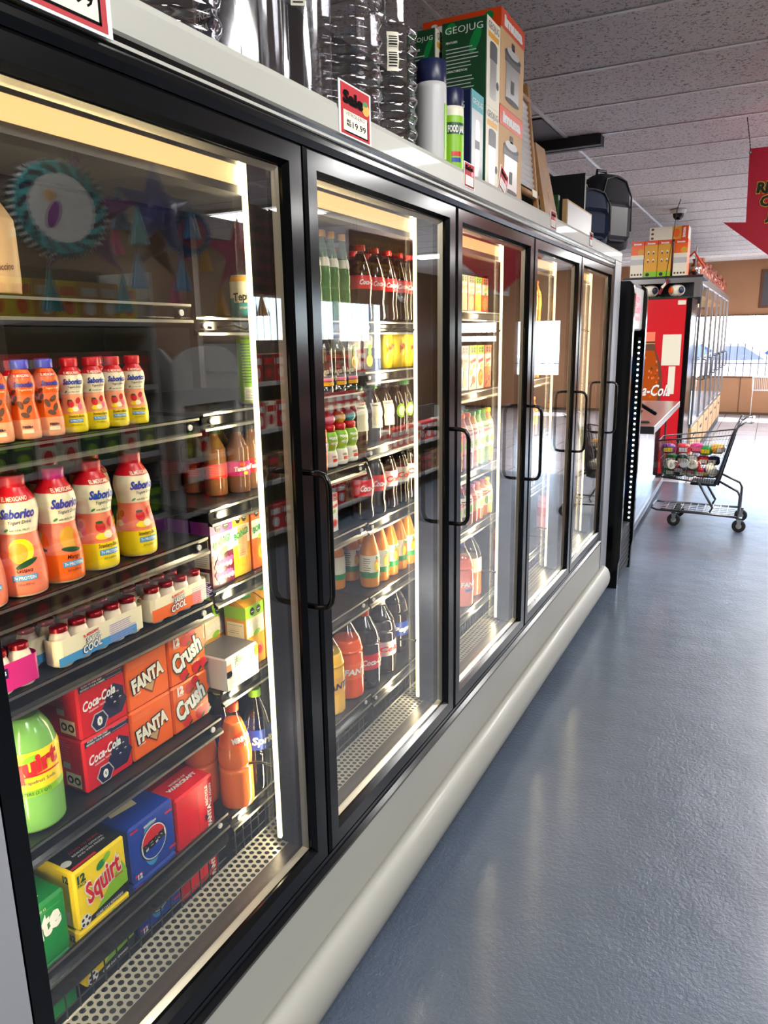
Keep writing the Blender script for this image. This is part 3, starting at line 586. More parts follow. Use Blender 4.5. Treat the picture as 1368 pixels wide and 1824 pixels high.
def flavorbox(w, d, h, base, band, name, namem, fr, gable=False, capm=None, nm='juice_carton', side='cream'):
    """juice carton; gable: slanted top with screw cap"""
    m = MB(); hb = h*.86 if gable else h; m.box((-d, 0, 0), (0, w, hb), base)
    if gable: m.add([(-d, 0, hb), (0, 0, hb), (0, w, hb), (-d, w, hb), (-d, 0, h), (-d*.8, 0, h), (-d*.8, w, h), (-d, w, h)], [(1, 2, 6, 5), (0, 1, 5, 4), (2, 3, 7, 6), (4, 5, 6, 7)], base)
    F, L = front(0, 0), left(-d, 0)
    m.rect(F, 0, hb*.80, w, hb, band); m.rect(L, 0, hb*.80, d, hb, band); m.rect(F, .001, hb*.5, w-.001, hb*.8, 'offwhite')
    m.text(F, name, w*.5, hb*.62, w*.22, 'white', .10, .1, rot=.2, w=w*.86, off=.0014); m.text(F, name, w*.5, hb*.62, w*.22, namem, .04, .1, rot=.2, w=w*.8, off=.0022)
    for k in (.35, .7): m.ell(F, w*k, hb*.90, w*.13, w*.15, 'black', .0016, n=8); m.rect(F, w*k-w*.08, hb*.895, w*k+w*.08, hb*.905, 'white', .0022)
    m.ell(F, w*.55, hb*.53, w*.2, w*.1, 'lime', .0013, .3)
    rr = w*.09
    if fr == 'grape':
        for j in range(7):
            for i in range(5):
                if (i-2)**2/6+(j-3)**2/12 < 1.05: m.ell(F, w*(.2+.155*i+.06*(j % 2)), hb*(.06+.062*j), rr, rr, ('plum', 'magenta', 'pink')[(i*3+j*2) % 3], .001+.0002*((i+j) % 3), n=10)
    elif fr == 'mango': m.ell(F, w*.5, hb*.24, w*.38, hb*.2, 'gold', .001); [m.rect(F, w*(.25+.12*i), hb*.12, w*(.26+.12*i), hb*.36, 'deeporange', .0014) for i in range(5)]
    elif fr == 'peach': m.ell(F, w*.5, hb*.26, w*.36, hb*.2, 'orange', .001); m.ell(F, w*.55, hb*.26, w*.22, hb*.13, 'gold', .0014); m.ell(F, w*.55, hb*.26, w*.08, hb*.06, 'brown', .0018)
    elif fr == 'guava': m.ell(F, w*.62, hb*.22, w*.28, hb*.11, 'salmon', .001); m.ell(F, w*.62, hb*.22, w*.17, hb*.07, 'red', .0014); m.ell(F, w*.25, hb*.4, w*.2, hb*.07, 'gold', .001); m.ell(F, w*.3, hb*.12, w*.2, hb*.03, 'darkgreen', .0012, .6)
    elif fr == 'pine': m.ell(F, w*.5, hb*.2, w*.28, hb*.14, 'yellow', .001); m.ell(F, w*.5, hb*.4, w*.16, hb*.08, 'lime', .0012)
    m.rect(L, d*.1, hb*.3, d*.9, hb*.74, side); lines(m, L, d*.14, d*.86, hb*.33, hb*.72, 12, 'graytext', .3); m.rect(L, d*.3, hb*.08, d*.85, hb*.24, 'white')
    for i in range(9): m.rect(L, d*(.36+.05*i), hb*.10, d*(.36+.05*i)+.0012, hb*.22, 'black', .0013)
    parts = [('carton', m.mesh('carton'))]
    if capm:
        c = MB(); c.lathe([(.014, 0), (.014, .012), (.012, .014)], capm, 20, M=Matrix.Translation((-d*.42, w/2, hb+(h-hb)*.45)) @ Matrix.Rotation(-.25, 4, 'Y')); parts.append(('cap', c.mesh('cap')))
    return (nm, parts)
def swap(s, z0, z1, fn):  # decals helper for label extras
    pass

# ------------------------------------------------------------ stock of the cooler
BX = -.045
G = 'yogurt drink bottles on the second shelf'
small = {k: yogurt(.133, *v) for k, v in {'pecan': ('pecan', 'capblue', 'orange', 'peach', False), 'straw': ('straw', 'red', 'cream', 'yellow', False)}.items()}
big = {k: yogurt(.203, *v) for k, v in {'guava': ('guava', 'red', 'cream', 'salmon', True), 'mango': ('mango', 'magenta', 'cream', 'orange', True), 'straw': ('straw', 'red', 'cream', 'yellow', True)}.items()}
ordn = ['leftmost', 'second from left', 'third from left', 'fourth from left', 'fifth from left', 'sixth from left', 'seventh from left', 'eighth from left', 'ninth from left']
z = 1.454
for i, (y, k) in enumerate([(.716, 'pecan'), (.764, 'pecan'), (.808, 'pecan'), (.855, 'straw'), (.900, 'straw'), (.945, 'straw'), (.992, 'straw')]):
    place(small[k], (-.196, y+.002, z), -.35+random.uniform(-.25, .1), ('small orange yogurt drink bottle with a blue cap, ' if k == 'pecan' else 'small strawberry yogurt drink bottle with a red cap, ')+ordn[i]+' in its front row', 'bottle', G, (.86, .86, .95))
for i, y in enumerate([.64, .695, .75, .805, .86, .915, .97]):
    place(small['pecan' if i < 3 else 'straw'], (-.262, y, z), random.uniform(-.5, .5), 'small yogurt drink bottle standing in the second row behind the front bottles', 'bottle', G, (.86, .86, .95))
G = 'tall yogurt drink bottles'; z = 1.214
for i, (y, k, rz) in enumerate([(.660, 'guava', -.25), (.733, 'guava', -.6), (.806, 'mango', -.15), (.882, 'straw', -.15), (.974, 'straw', -.15)]):
    place(big[k], (-.203, y, z), rz, 'tall %s yogurt bottle with red cap, %s on the third shelf' % ({'guava': 'guava', 'mango': 'mango', 'straw': 'strawberry banana'}[k], ordn[i]), 'bottle', G, (.94, .94, 1))
for y in (.70, .78, .86, .95): place(big['straw'], (-.285, y, z), random.uniform(-1, 1), 'tall yogurt drink bottle behind the front row on the third shelf', 'bottle', G)
# little drinkable yogurts shrink-wrapped in rows of five
def coolpack(base, name, n=5):
    p = [(.0135, 0), (.0175, .002), (.018, .012), (.018, .036), (.0168, .048), (.0125, .060), (.0118, .0635)]
    pr = smooth_prof(p, 3); parts = []; st = .0385
    m = MB(); m.lathe(pr, 'milk', 18); bot = m.mesh('bottle'); c = MB(); N = 28
    c.lathe([(.0142, .0600), (.0145, .0625), (.0145, .0675), (.012, .0690), (.0, .0690)], 'foilred', N, cap=False); c.v = [((x*1.06, y*1.06, q) if (i % 2 and q < .062) else (x, y, q)) for i, (x, y, q) in enumerate(c.v)]; cp = c.mesh('foil_cap')
    w = MB(); L = st*(n-1); F = front(.0195, -.012, 0)
    w.add([(.0192, -.012, .006), (.0192, L+.012, .006), (.0192, L+.012, .050), (.0192, -.012, .050)], [(0, 1, 2, 3)], 'cream' if name else base); w.rect(F, -.01, .006, L+.01, .021 if base == 'sky' else .03, base, .0003)
    w.add([(-.0192, -.012, .006), (-.0192, L+.012, .006), (-.0192, L+.012, .046), (-.0192, -.012, .046)], [(3, 2, 1, 0)], base)
    for sgn, yy in ((-1, -.012), (1, L+.012)):
        arc = [(.0192*math.cos(a), yy+sgn*.0105*abs(math.sin(a))) for a in [PI*k/8 for k in range(9)]]
        w.add([(x, y, z_) for x, y in arc for z_ in (.006, .050)], [(2*k, 2*k+1, 2*k+3, 2*k+2) for k in range(8)], 'cream' if name else base, True)
    if name:
        w.text(F, 'EL MEXICANO', .06, .040, .0045, 'red', .04, rot=.08, w=.034); w.text(F, 'SABOR', .064, .0285, .0085, 'navy', .08, .2, rot=.1, w=.034); w.text(F, 'SABOR', .064, .0285, .0085, 'white', .03, .2, rot=.1, w=.032, off=.0018)
        w.text(F, 'COOL', .060, .013, .0125, 'navy', .08, .2, rot=.1, w=.044); w.text(F, 'COOL', .060, .013, .0125, 'white', .03, .2, rot=.1, w=.041, off=.0018); lines(w, F, .10, .165, .008, .042, 9, 'lavender', .35)
    else:
        w.rect(F, .002, .010, .030, .038, 'peach'); w.ell(F, .016, .028, .009, .009, 'tan'); w.ell(F, .016, .036, .011, .005, 'red', .0016); w.rect(F, .042, .028, .052, .044, 'navy'); w.text(F, '5', .047, .034, .006, 'white', .05, off=.0016); w.text(F, 'STRAWBERRY', .018, .009, .004, 'plum', .02)
    return ('yogurt_multipack', [('bottle', bot, None, [('foil_cap', cp)]) + (None,) if False else ('bottle', bot, None, [('foil_cap', cp)], k*st) for k in range(n)] + [('wrap', w.mesh('wrap'))])
def place_pack(pk, loc, rz, label, group):
    r = empty(pk[0], loc, rz, label=label, cat='yogurt pack', group=group)
    for p in pk[1]:
        o = bpy.data.objects.new(p[0], p[1]); C.objects.link(o); o.parent = r
        if len(p) > 4: o.location = (0, p[4], 0)
        if len(p) > 3:
            for q in p[3]: c = bpy.data.objects.new(q[0], q[1]); C.objects.link(c); c.parent = o
cpk = {'pink': coolpack('magenta', False, 3), 'cyan': coolpack('sky', True, 5), 'orange': coolpack('orange', True, 4)}
G = 'multipacks of little yogurt bottles with red foil caps'; z = 1.075
place_pack(cpk['pink'], (-.188, .620, z), .0, 'pink strawberry pack of little yogurt bottles at the left front of the fourth shelf', G)
place_pack(cpk['cyan'], (-.188, .772, z), .03, 'blue-labelled pack of little yogurt bottles in the front middle of the fourth shelf', G)
place_pack(cpk['orange'], (-.190, .985, z), .0, 'orange-labelled pack of little yogurt bottles at the right front of the fourth shelf', G)
for r in range(1, 5):
    for j, (k, y) in enumerate([('pink', .595+.012*r), ('cyan', .735+.010*r), ('orange', .965+.003*r)]):
        place_pack(cpk[k], (-.190-.044*r, y, z), 0, ('pink', 'blue-labelled', 'orange')[j]+' pack of little yogurt bottles in %s row from the front' % ('second', 'third', 'fourth', 'fifth')[r-1], G)
# canned-soda cartons, two shelves
w_, h_, d_ = .109, .1035, .25
PK = {k: pack12(w_, h_, d_, b, a) for k, (b, a) in {'coke': ('cokered', a_coke), 'fanta': ('orange', a_fanta), 'crush': ('orange', a_crush), 'squirt': ('yellow', a_squirt), 'pepsi': ('blue', a_pepsi), 'fred': ('cokered', a_fantared), 'sprite': ('green', a_sprite)}.items()}
G = 'cartons of soda cans'
nm = {'coke': 'red cola', 'fanta': 'plain orange soda', 'crush': 'orange soda with printed oranges', 'squirt': 'yellow grapefruit soda', 'pepsi': 'blue cola', 'fred': 'red soda, its plain back outward', 'sprite': 'green lemon-lime soda'}
for k, y, zz in [('coke', .796, .812), ('fanta', .907, .812), ('crush', 1.018, .812)]:
    for lv in (0, 1): place(PK[k], (-.195, y, zz+lv*.1045), random.uniform(-.003, .003), 'twelve-can carton of %s, %s of its stack on the fifth shelf' % (nm[k], ('lower', 'upper')[lv]), 'soda carton', G)
w2, h2 = .122, .124
for k, y, zz, x in [('sprite', .612, .421, -.205), ('squirt', .748, .435, -.200), ('pepsi', .879, .435, -.200), ('fred', 1.004, .421, -.200)]:
    for lv in (0, 1): place(PK[k], (x, y, zz+lv*h2), random.uniform(-.003, .003), 'carton of %s, %s of its stack on the bottom rack' % (nm[k], ('lower', 'upper')[lv]), 'soda carton', G, (1, w2/w_*.98, h2/h_*.985))
for k, y in [('squirt', .64), ('coke', .80), ('fanta', .92), ('crush', 1.03)]: pass
# 2 L grapefruit soda
def ex_squirt(m, S, l0, l1, R):
    m.text(S, 'Squirt', 0, l0+(l1-l0)*.52, .030, 'red', .05, .15, rot=.18, w=.10); m.rect(S, -.03, l0+(l1-l0)*.46, .05, l0+(l1-l0)*.50, 'red', .001); m.rect(S, -.06, l0, .06, l0+(l1-l0)*.15, 'lime', .001); m.text(S, '2 LITERS (2.1 QT)', 0, l0+.004, .005, 'darkgreen', .01, off=.0016); m.text(S, 'Grapefruit Soda', .01, l0+(l1-l0)*.3, .006, 'graytext', .01)
    m.ell(S, 0, l1-.010, .012, .005, 'lime', .001, .3)
sq = soda(.226, .049, 'squirtbody', 'yellow', 'yellow', None, 'red', lab=(.30, .64), extra=ex_squirt)
place(sq, (-.225, .712, .812), -.55, 'green two-litre grapefruit soda bottle with yellow label beside the red cola cartons', 'bottle')
# frappe bottle and cans on the top shelf
def ex_frap(m, S, l0, l1, R): m.text(S, 'frappuccino', 0, l0+.02, .009, 'brown', .01, .2, rot=PI/2*0+.1, w=.042)
place(soda(.150, .031, 'tan', 'gold', 'tan', None, 'brown', lab=(.08, .62), fill=.9, shape='plain', extra=ex_frap, capsz=.016), (-.20, .752, 1.668), -.5, 'tan iced coffee bottle at the left end of the top shelf', 'bottle')
def can(H, R, base, bands, art=None, top='silver', nm='drink_can'):
    pr = smooth_prof([(R*.8, 0), (R, .006), (R, H-.012), (R*.86, H-.002), (R*.84, H)], 2); m = MB(); m.lathe(pr, base, 28, bands=bands); S = Cyl(pr)
    if art: art(m, S, H, R)
    t = MB(); t.lathe([(R*.87, H-.001), (R*.87, H+.001), (R*.8, H+.0005), (R*.78, H-.002), (.0005, H-.002)], top, 24, cap=False); t.ell(Surf((0, 0, H-.001), RYv, (-1, 0, 0)), 0, .004, .006, .009, 'steel', .002)
    return (nm, [('can', m.mesh('can')), ('lid', t.mesh('lid'))])
def art_tep(m, S, H, R): m.rect(S, -.03, H*.35, .03, H*.62, 'offwhite'); m.text(S, 'Tepache', 0, H*.42, .016, 'black', .03, .1, rot=.1, w=.06); m.text(S, 'SPARKLING', 0, H*.2, .005, 'white', .02)
place(can(.085, .026, 'sky', [(.028, 'teal'), (.07, 'offwhite'), (.2, 'gold')], art_tep), (-.200, 1.33, 1.645), -.5, 'light can of fermented pineapple drink on the top shelf by the light strip', 'can')
def art_gc(m, S, H, R): lines(m, S, -.03, .012, H*.3, H*.85, 14, 'darkgreen', .3); m.rect(S, -.026, H*.06, -.004, H*.24, 'white'); [m.rect(S, -.024, H*(.08+.02*i), -.006, H*(.085+.02*i), 'black', .0014) for i in range(7)]; m.text(S, 'Nutrition Facts', -.01, H*.88, .005, 'darkgreen', .02, w=.036)
place(can(.158, .027, 'lime', [(.008, 'silver'), (.15, 'lime'), (.2, 'silver')], art_gc), (-.200, 1.342, 1.46), -.5, 'tall light green can turned to its nutrition panel', 'can')
# brown juice bottles
def ex_j(bm):
    def f(m, S, l0, l1, R):
        if bm: m.text(S, 'Tamarindo', 0, l0+(l1-l0)*.4, .010, 'white', .05, .2, rot=.1, w=.05); m.ell(S, 0, l0+.006, .006, .004, 'yellow', .0012); m.ell(S, -.006, l1-.006, .007, .004, 'orange', .0012)
        else: lines(m, S, -.02, .025, l0+.003, l1-.003, 7, 'orange', .4); m.text(S, 'RECLAME', -.028, l0+.004, .006, 'darkred', .03, rot=PI/2)
    return f
jb = {c: soda(.146, .0255, 'brownjuice', 'black', c, None, 'white', lab=(.26, .48), fill=.98, shape='plain', extra=ex_j(t), capsz=.0145, capname='juice_bottle') for c, t in (('red', 0), ('magenta', 1), ('cokered', 1), ('purple', 1))}
G = 'brown juice bottles with black caps on the right shelf'
for i, (x, y, c) in enumerate([(-.380, 1.288, 'red'), (-.315, 1.286, 'red'), (-.250, 1.282, 'red'), (-.226, 1.332, 'magenta'), (-.226, 1.384, 'cokered'), (-.226, 1.437, 'purple'), (-.226, 1.49, 'red'), (-.285, 1.345, 'red'), (-.285, 1.40, 'magenta')]):
    place(jb[c], (x, y-.02, 1.266), -.6 if i < 3 else -.25, 'brown juice bottle with %s label, %s' % ({'red': 'orange-red', 'magenta': 'magenta', 'cokered': 'bright red', 'purple': 'purple'}[c], ['farthest back in the side file', 'second from back in the side file', 'front of the side file', 'next right of the side file', 'second right of the side file', 'by the light strip', 'just past the light strip', 'behind the magenta bottle', 'behind the bright red bottle'][i]), 'bottle', G)
# boxed juices
G = 'juice cartons on the right shelves of the first door'
bo = {'grape': flavorbox(.072, .05, .142, 'plum', 'purple', 'BOING!', 'green', 'grape'), 'mango': flavorbox(.062, .045, .142, 'gold', 'gold', 'BOING!', 'green', 'mango'), 'peach': flavorbox(.062, .045, .142, 'orange', 'orange', 'BOING!', 'green', 'peach')}
for i, (k, x, y) in enumerate([('grape', -.178, 1.146), ('mango', -.185, 1.224), ('peach', -.185, 1.292), ('grape', -.24, 1.146), ('grape', -.30, 1.146), ('grape', -.36, 1.146), ('mango', -.24, 1.224), ('peach', -.185, 1.36), ('mango', -.185, 1.43)]):
    r = place(bo[k], (x, y, 1.09), 0, ['purple grape juice carton at the front of the shelf', 'yellow mango juice carton with a paper sticker', 'orange peach juice carton beside the light strip', 'grape juice carton right behind the front one', 'grape juice carton third in its file', 'grape juice carton last in its file', 'mango juice carton behind the front one', 'peach juice carton past the light strip', 'mango juice carton past the light strip'][i], 'juice carton', G)
    if i == 1:
        m = MB(); S = front(.001, 0); m.rect(S, .018, .04, .050, .112, 'tan'); lines(m, S, .021, .047, .045, .108, 14, 'brown', .35); m.obj('paper_sticker', r, label='crumpled paper sticker')
lem = flavorbox(.066, .06, .170, 'gold', 'lime', 'BOING!', 'white', 'guava', gable=True, capm='green')
for i, (x, y) in enumerate([(-.172, 1.250), (-.25, 1.200), (-.25, 1.133), (-.172, 1.320), (-.25, 1.268)]):
    place(lem, (x-.01, y, .865), 0, ['tall yellow citrus and guava carton with green cap by the light strip', 'tall yellow carton behind the printed tray of juices', 'tall yellow carton farthest left behind the printed tray', 'tall yellow citrus carton past the light strip', 'tall yellow carton second in its file'][i], 'juice carton', 'tall yellow juice cartons')
m = MB(); m.box((-.095, 0, 0), (0, .112, .075), 'silver', bev=.003); F, L, T = front(0, 0), left(-.095, 0), topf(0, 0, .075)
m.rect(F, .002, .002, .11, .045, 'offwhite'); [lines(m, F, .006+.026*i, .027+.026*i, .006, .040, 8, 'graytext', .35) for i in range(4)]
for i in range(12):
    for j in range(5): m.rect(F, .03+.0062*i, .047+.005*j, .033+.0062*i, .050+.005*j, 'black' if (i+j) % 2 else 'green')
m.rect(F, .002, .03, .018, .06, 'orange'); m.text(F, 'Boing!', .055, .056, .010, 'green', .04, .1, off=.0018); m.rect(F, .1, .045, .112, .07, 'lime'); m.rect(T, .004, .004, .108, .09, 'smoke')
t = place(('juice_multipack', [('carton', m.mesh('carton'))]), (-.150, 1.134, .865), 0, 'shrink-wrapped grey tray of small juices printed with nutrition tables', 'juice pack')
# orange 1.25 L and clear bottles below
def ex_mir(m, S, l0, l1, R): m.ell(S, .0, (l0+l1)/2, .022, .016, 'deeporange', .0008); m.text(S, 'MIRINDA', 0, l0+(l1-l0)*.38, .011, 'white', .05, rot=.1, w=.05, off=.0016); m.text(S, '1.25 L', .01, l0+.003, .006, 'white', .02)
mir = soda(.248, .038, 'mirinda', 'deeporange', 'orange', None, 'white', lab=(.60, .76), fill=.84, shape='long', extra=ex_mir)
place(mir, (-.190, 1.192, .56), -.2, 'orange soda bottle with orange cap standing beside the red carton', 'bottle')
place(mir, (-.27, 1.165, .56), .6, 'orange soda bottle right behind the front orange one', 'bottle')
clr = soda(.245, .036, 'clearbottle', 'lime', 'blue', 'Sprite', 'white', lab=(.42, .62), fill=.5, shape='long')
place(clr, (-.19, 1.275, .56), -.3, 'clear soda bottle with bright green cap beside the light strip', 'bottle'); place(clr, (-.275, 1.25, .56), .4, 'clear soda bottle behind the green-capped one', 'bottle')

# second door: top green glass bottles
def ex_g(m, S, l0, l1, R): m.ell(S, 0, (l0+l1)/2, .010, .010, 'white', .001)
gg = soda(.215, .0205, 'greenglass', 'gold', 'offwhite', None, 'red', lab=(.60, .70), fill=.93, clearm='greenglass', capsz=.0105, extra=ex_g, shape='long', capname='mineral_water_bottle')
for i, y in enumerate([1.615, 1.658, 1.702, 1.756]): place(gg, (-.2, y, 1.645), 0, 'tall green glass water bottle on the top shelf, %s' % ordn[i], 'bottle', 'green glass bottles behind the second door')
# red-capped cola on the top shelf
coke_s = soda(.198, .031, 'colabody', 'red', 'cokered', 'Coca-Cola', 'white', lab=(.42, .60), fill=.9, shape='contour', shear=.35)
for i, (x, y) in enumerate([(-.20, 1.855), (-.20, 1.935), (-.20, 2.015), (-.20, 2.09), (-.20, 2.16), (-.29, 1.88), (-.29, 1.97), (-.29, 2.06)]): place(coke_s, (x, y, 1.645), -.2, 'red-capped cola bottle on the top shelf, %s' % (ordn[i]+' in front' if i < 5 else ordn[i-5]+' behind'), 'bottle', 'cola bottles on the top shelf of the second door')
# clear glass bottles
def ex_c(m, S, l0, l1, R): m.text(S, 'Agua Fresca', 0, l0+.02, .014, 'offwhite', .0, .3, rot=.15, w=.05); m.rect(S, -.02, l0, .02, l0+.008, 'pink', .001); m.rect(S, -.02, l0-.012, .02, l0-.002, 'gold', .001)
cg = soda(.165, .030, 'clearpet', 'silver', 'clearbottle', None, 'red', lab=(.2, .5), fill=.3, shape='plain', extra=ex_c, capname='water_bottle')
for i, (x, y) in enumerate([(-.20, 1.635), (-.20, 1.70), (-.20, 1.762), (-.275, 1.66), (-.275, 1.73)]): place(cg, (x, y, 1.46), -.2, 'clear water bottle with lettering, %s' % (ordn[i]+' of the front three' if i < 3 else ordn[i-3]+' of the two behind'), 'bottle', 'clear water bottles behind the second door')
# kids drinks with plain rounded stopper caps
def g2g(c1, c2):
    pr = smooth_prof([(.022, 0), (.027, .006), (.026, .04), (.022, .052), (.027, .066), (.029, .085), (.024, .102), (.018, .108)]); m = MB(); m.lathe(pr, 'lime', 24, bands=[(.050, 'offwhite'), (.2, 'lime')]); S = Cyl(pr)
    m.text(S, 'good', -.002, .084, .012, 'white', .04, .05, w=.032); m.text(S, 'grow', .004, .068, .012, 'white', .04, .05, w=.034); m.text(S, '100%', 0, .030, .006, 'graytext', .02); m.rect(S, -.006, .016, .018, .026, 'red')
    c = MB(); c.lathe([(.021, .106), (.022, .122), (.016, .128)], 'red', 24); c2_ = MB(); c2_.lathe(smooth_prof([(.014, .127), (.022, .138), (.021, .150), (.012, .160), (.003, .163)]), c1, 20); c2_.lathe([(.005, .160), (.005, .172), (.004, .174)], c2, 12)
    return ('kids_juice_bottle', [('bottle', m.mesh('bottle')), ('cap', c.mesh('cap'), None, [('spout_cover', c2_.mesh('spout_cover'))])])
for i, (c1, c2, x, y) in enumerate([('pink', 'peach', -.205, 1.662), ('gold', 'offwhite', -.205, 1.717), ('teal', 'offwhite', -.205, 1.772), ('pink', 'tan', -.27, 1.68)]): place(g2g(c1, c2), (x, y+.005, 1.266), -.3, ['green kids drink bottle with pink spout cover', 'green kids drink bottle with yellow spout cover', 'green kids drink bottle with teal spout cover', 'kids drink bottle with pink cover in the back row'][i], 'bottle', 'kids drink bottles with coloured spout covers', .88)
def ex_f(m, S, l0, l1, R): m.text(S, 'FANTA', 0, l0+(l1-l0)*.25, (l1-l0)*.42, 'navy', .10, .05, rot=.12, w=R*2.0); m.text(S, 'FANTA', 0, l0+(l1-l0)*.25, (l1-l0)*.42, 'white', .05, .05, rot=.12, w=R*1.9, off=.002)
fo = soda(.15, .028, 'fantabody', 'orange', 'orange', None, 'navy', lab=(.28, .56), fill=.97, shape='plain', extra=ex_f)
place(fo, (-.2, 1.60, 1.266), -.3, 'small orange soda bottle left of the kids drinks', 'bottle')
# strawberry cartons and nectars
sc_ = flavorbox(.05, .045, .105, 'white', 'red', 'Fresa', 'red', 'guava')
for i, y in enumerate([1.52, 1.575, 1.63]): place(sc_, (-.19, y, 1.09), 0, 'small red and white juice carton behind the second door handle, %s' % ordn[i], 'juice carton', 'small red juice cartons')
for i, (x, y, zz) in enumerate([(-.26, 1.68, .865), (-.42, 1.84, .862), (-.40, 1.68, 1.09)]): place(PK['coke'], (x-.12, y-.02, zz), 0, 'red carton of cola cans at the back of the shelf, %s' % ('left', 'right', 'upper')[i], 'soda carton', 'red cola cartons deep in the second door')
def nect(H, R):
    pr = smooth_prof([(R*.9, 0), (R, .01), (R*.99, H*.52), (R*.72, H*.72), (R*.42, H*.90), (R*.40, H*.97)]); m = MB(); m.lathe(pr, 'nectar', 24); l0, l1 = H*.16, H*.54
    lp = [(Cyl(pr).r(l0+(l1-l0)*i/4)+.0006, l0+(l1-l0)*i/4) for i in range(5)]; k = MB(); k.lathe(lp, 'offwhite', 24, cap=False, bands=[(l0+(l1-l0)*.24, 'green'), (1, 'offwhite')]); S = Cyl(lp)
    k.ell(S, .004, l0+(l1-l0)*.55, .015, (l1-l0)*.3, 'orange', .001); k.ell(S, -.004, l0+(l1-l0)*.5, .008, (l1-l0)*.2, 'yellow', .0014); k.text(S, 'Boing', .008, l1-.012, .009, 'green', .05, .1, w=.028, off=.0018); lines(k, S, -.045, -.022, l0+.004, l1-.004, 9, 'graytext', .3)
    return ('nectar_bottle', [('bottle', m.mesh('bottle')), ('label', k.mesh('label')), ('cap', cap(R*.45, H*.955, H, 'silver', False))])
nb = nect(.185, .030); i = 0
for x, y in [(-.215, 1.90), (-.215, 1.965), (-.215, 2.03), (-.215, 2.095), (-.215, 2.16), (-.30, 1.93), (-.30, 2.0), (-.30, 2.08)]:
    place(nb, (x, y, .862), -.25, 'orange nectar glass bottle, %s' % (ordn[i]+' in the front row' if i < 5 else ordn[i-5]+' in the row behind'), 'bottle', 'orange nectar bottles'); i += 1
place(nb, (-.30, 1.838, .862), 2.6, 'orange nectar bottle turned to its plain back label, left of the row', 'bottle', 'orange nectar bottles')
# 1.25 L colas
dc = soda(.198, .034, 'colabody', 'offwhite', 'silver', 'Coke', 'red', lab=(.36, .60), fill=.82, shape='contour', shear=.2); cc = soda(.198, .034, 'colabody', 'red', 'cokered', 'Coca-Cola', 'white', lab=(.36, .60), fill=.82, shape='contour', shear=.35)
for i, (x, y, k) in enumerate([(-.205, 1.845, cc), (-.205, 1.925, cc), (-.205, 2.005, dc), (-.205, 2.085, dc), (-.205, 2.16, dc), (-.30, 1.86, cc), (-.30, 1.95, cc)]): place(k, (x, y, 1.085), -.25, ('cola bottle with red label' if k is cc else 'diet cola bottle with silver label')+', %s' % (ordn[i]+' on the middle shelf' if i < 5 else ordn[i-5]+' at the back'), 'bottle', 'cola bottles on the middle shelf')
# dark bottles with nutrition labels
def ex_w(m, S, l0, l1, R): m.rect(S, -.022, l0, .022, l1, 'cream', .001); lines(m, S, -.018, .02, l0+.006, l1-.012, 14, 'graytext', .3); m.text(S, 'Nutrition Facts', 0, l1-.009, .005, 'black', .03, w=.036, off=.0018)
def ex_l(m, S, l0, l1, R): m.ell(S, 0, (l0+l1)/2, .018, .022, 'lime', .001); m.ell(S, 0, (l0+l1)/2, .012, .015, 'cream', .0014)
for i, (y, ex, cm) in enumerate([(1.86, ex_w, 'green'), (1.95, ex_w, 'green'), (2.03, ex_w, 'black'), (2.105, ex_l, 'black'), (2.17, ex_l, 'green')]):
    place(soda(.166, .0315, 'winebody', cm, 'winebody', None, 'white', lab=(.24, .68), fill=.9, shape='long', extra=ex, capsz=.018, clearm='clearbottle'), (-.225, y, 1.30), -.35, 'dark bottle with %s, %s' % ('a nutrition panel' if ex is ex_w else 'a lime picture', ordn[i]), 'bottle', 'dark bottles on the upper shelf of the second door')
# yellow pouches
def pouch():
    m = MB(); pr = [(0, 0, .012), (0, .05, .020), (0, .10, .014), (0, .125, .002)]
    vs = []; fs = []
    for k, (_, zz, t) in enumerate(pr):
        for a in range(12):
            c = 2*PI*a/12; vs.append((t*math.cos(c), .034*math.sin(c)*(1 if abs(math.sin(c)) < .9 else 1.02), zz))
    for k in range(3):
        for a in range(12): fs.append((k*12+a, k*12+(a+1) % 12, (k+1)*12+(a+1) % 12, (k+1)*12+a))
    fs += [tuple(range(12))[::-1], tuple(36+a for a in range(12))]; m.add(vs, fs, 'yellow', True); S = front(.020, -.03); m.text(S, 'Jelly', .03, .055, .016, 'red', .04, .2, rot=.3, off=.001)
    return ('drink_pouch', [('pouch', m.mesh('pouch'))])
pp = pouch()
for i, y in enumerate([2.0, 2.075, 2.15]): place(pp, (-.2, y, 1.51), 0, 'yellow drink pouch on the upper shelf, %s' % ordn[i], 'pouch', 'yellow drink pouches')
bc = flavorbox(.07, .06, .12, 'navy', 'blue', 'Leche', 'white', 'pine')
for i, y in enumerate([1.812, 1.9]): place(bc, (-.22, y, 1.51), 0, 'dark blue carton left of the yellow pouches, %s' % ('left', 'right')[i], 'juice carton', 'dark blue cartons')
# bottom: two-litre bottles
B2 = [('yellowbody', 'capblue', 'gold', 'FANTA', 'navy', 1.655, 'yellow two-litre soda bottle with blue cap'), ('fantabody', 'capblue', 'orange', 'FANTA', 'white', 1.765, 'bright orange two-litre soda bottle with blue cap'),
      ('colabody', 'red', 'cokered', 'Coca-Cola', 'white', 1.875, 'two-litre cola bottle with red cap and red label'), ('colabody', 'offwhite', 'silver', 'Coke', 'red', 1.985, 'two-litre diet cola bottle with white cap'), ('colabody', 'capblue', 'blue', 'Pepsi', 'white', 2.15, 'two-litre cola bottle with blue cap and blue label')]
for i, (bm_, cm, lm, tx, tm, y, lb) in enumerate(B2):
    place(soda(.243, .048, bm_, cm, lm, tx, tm, lab=(.26, .46), fill=(.74 if i != 2 else .66), clearm='clearbottle', shear=.15), (-.225 if i < 4 else -.26, y, .545 if y > 1.8 else .56), -.3, lb+', second door', 'bottle')
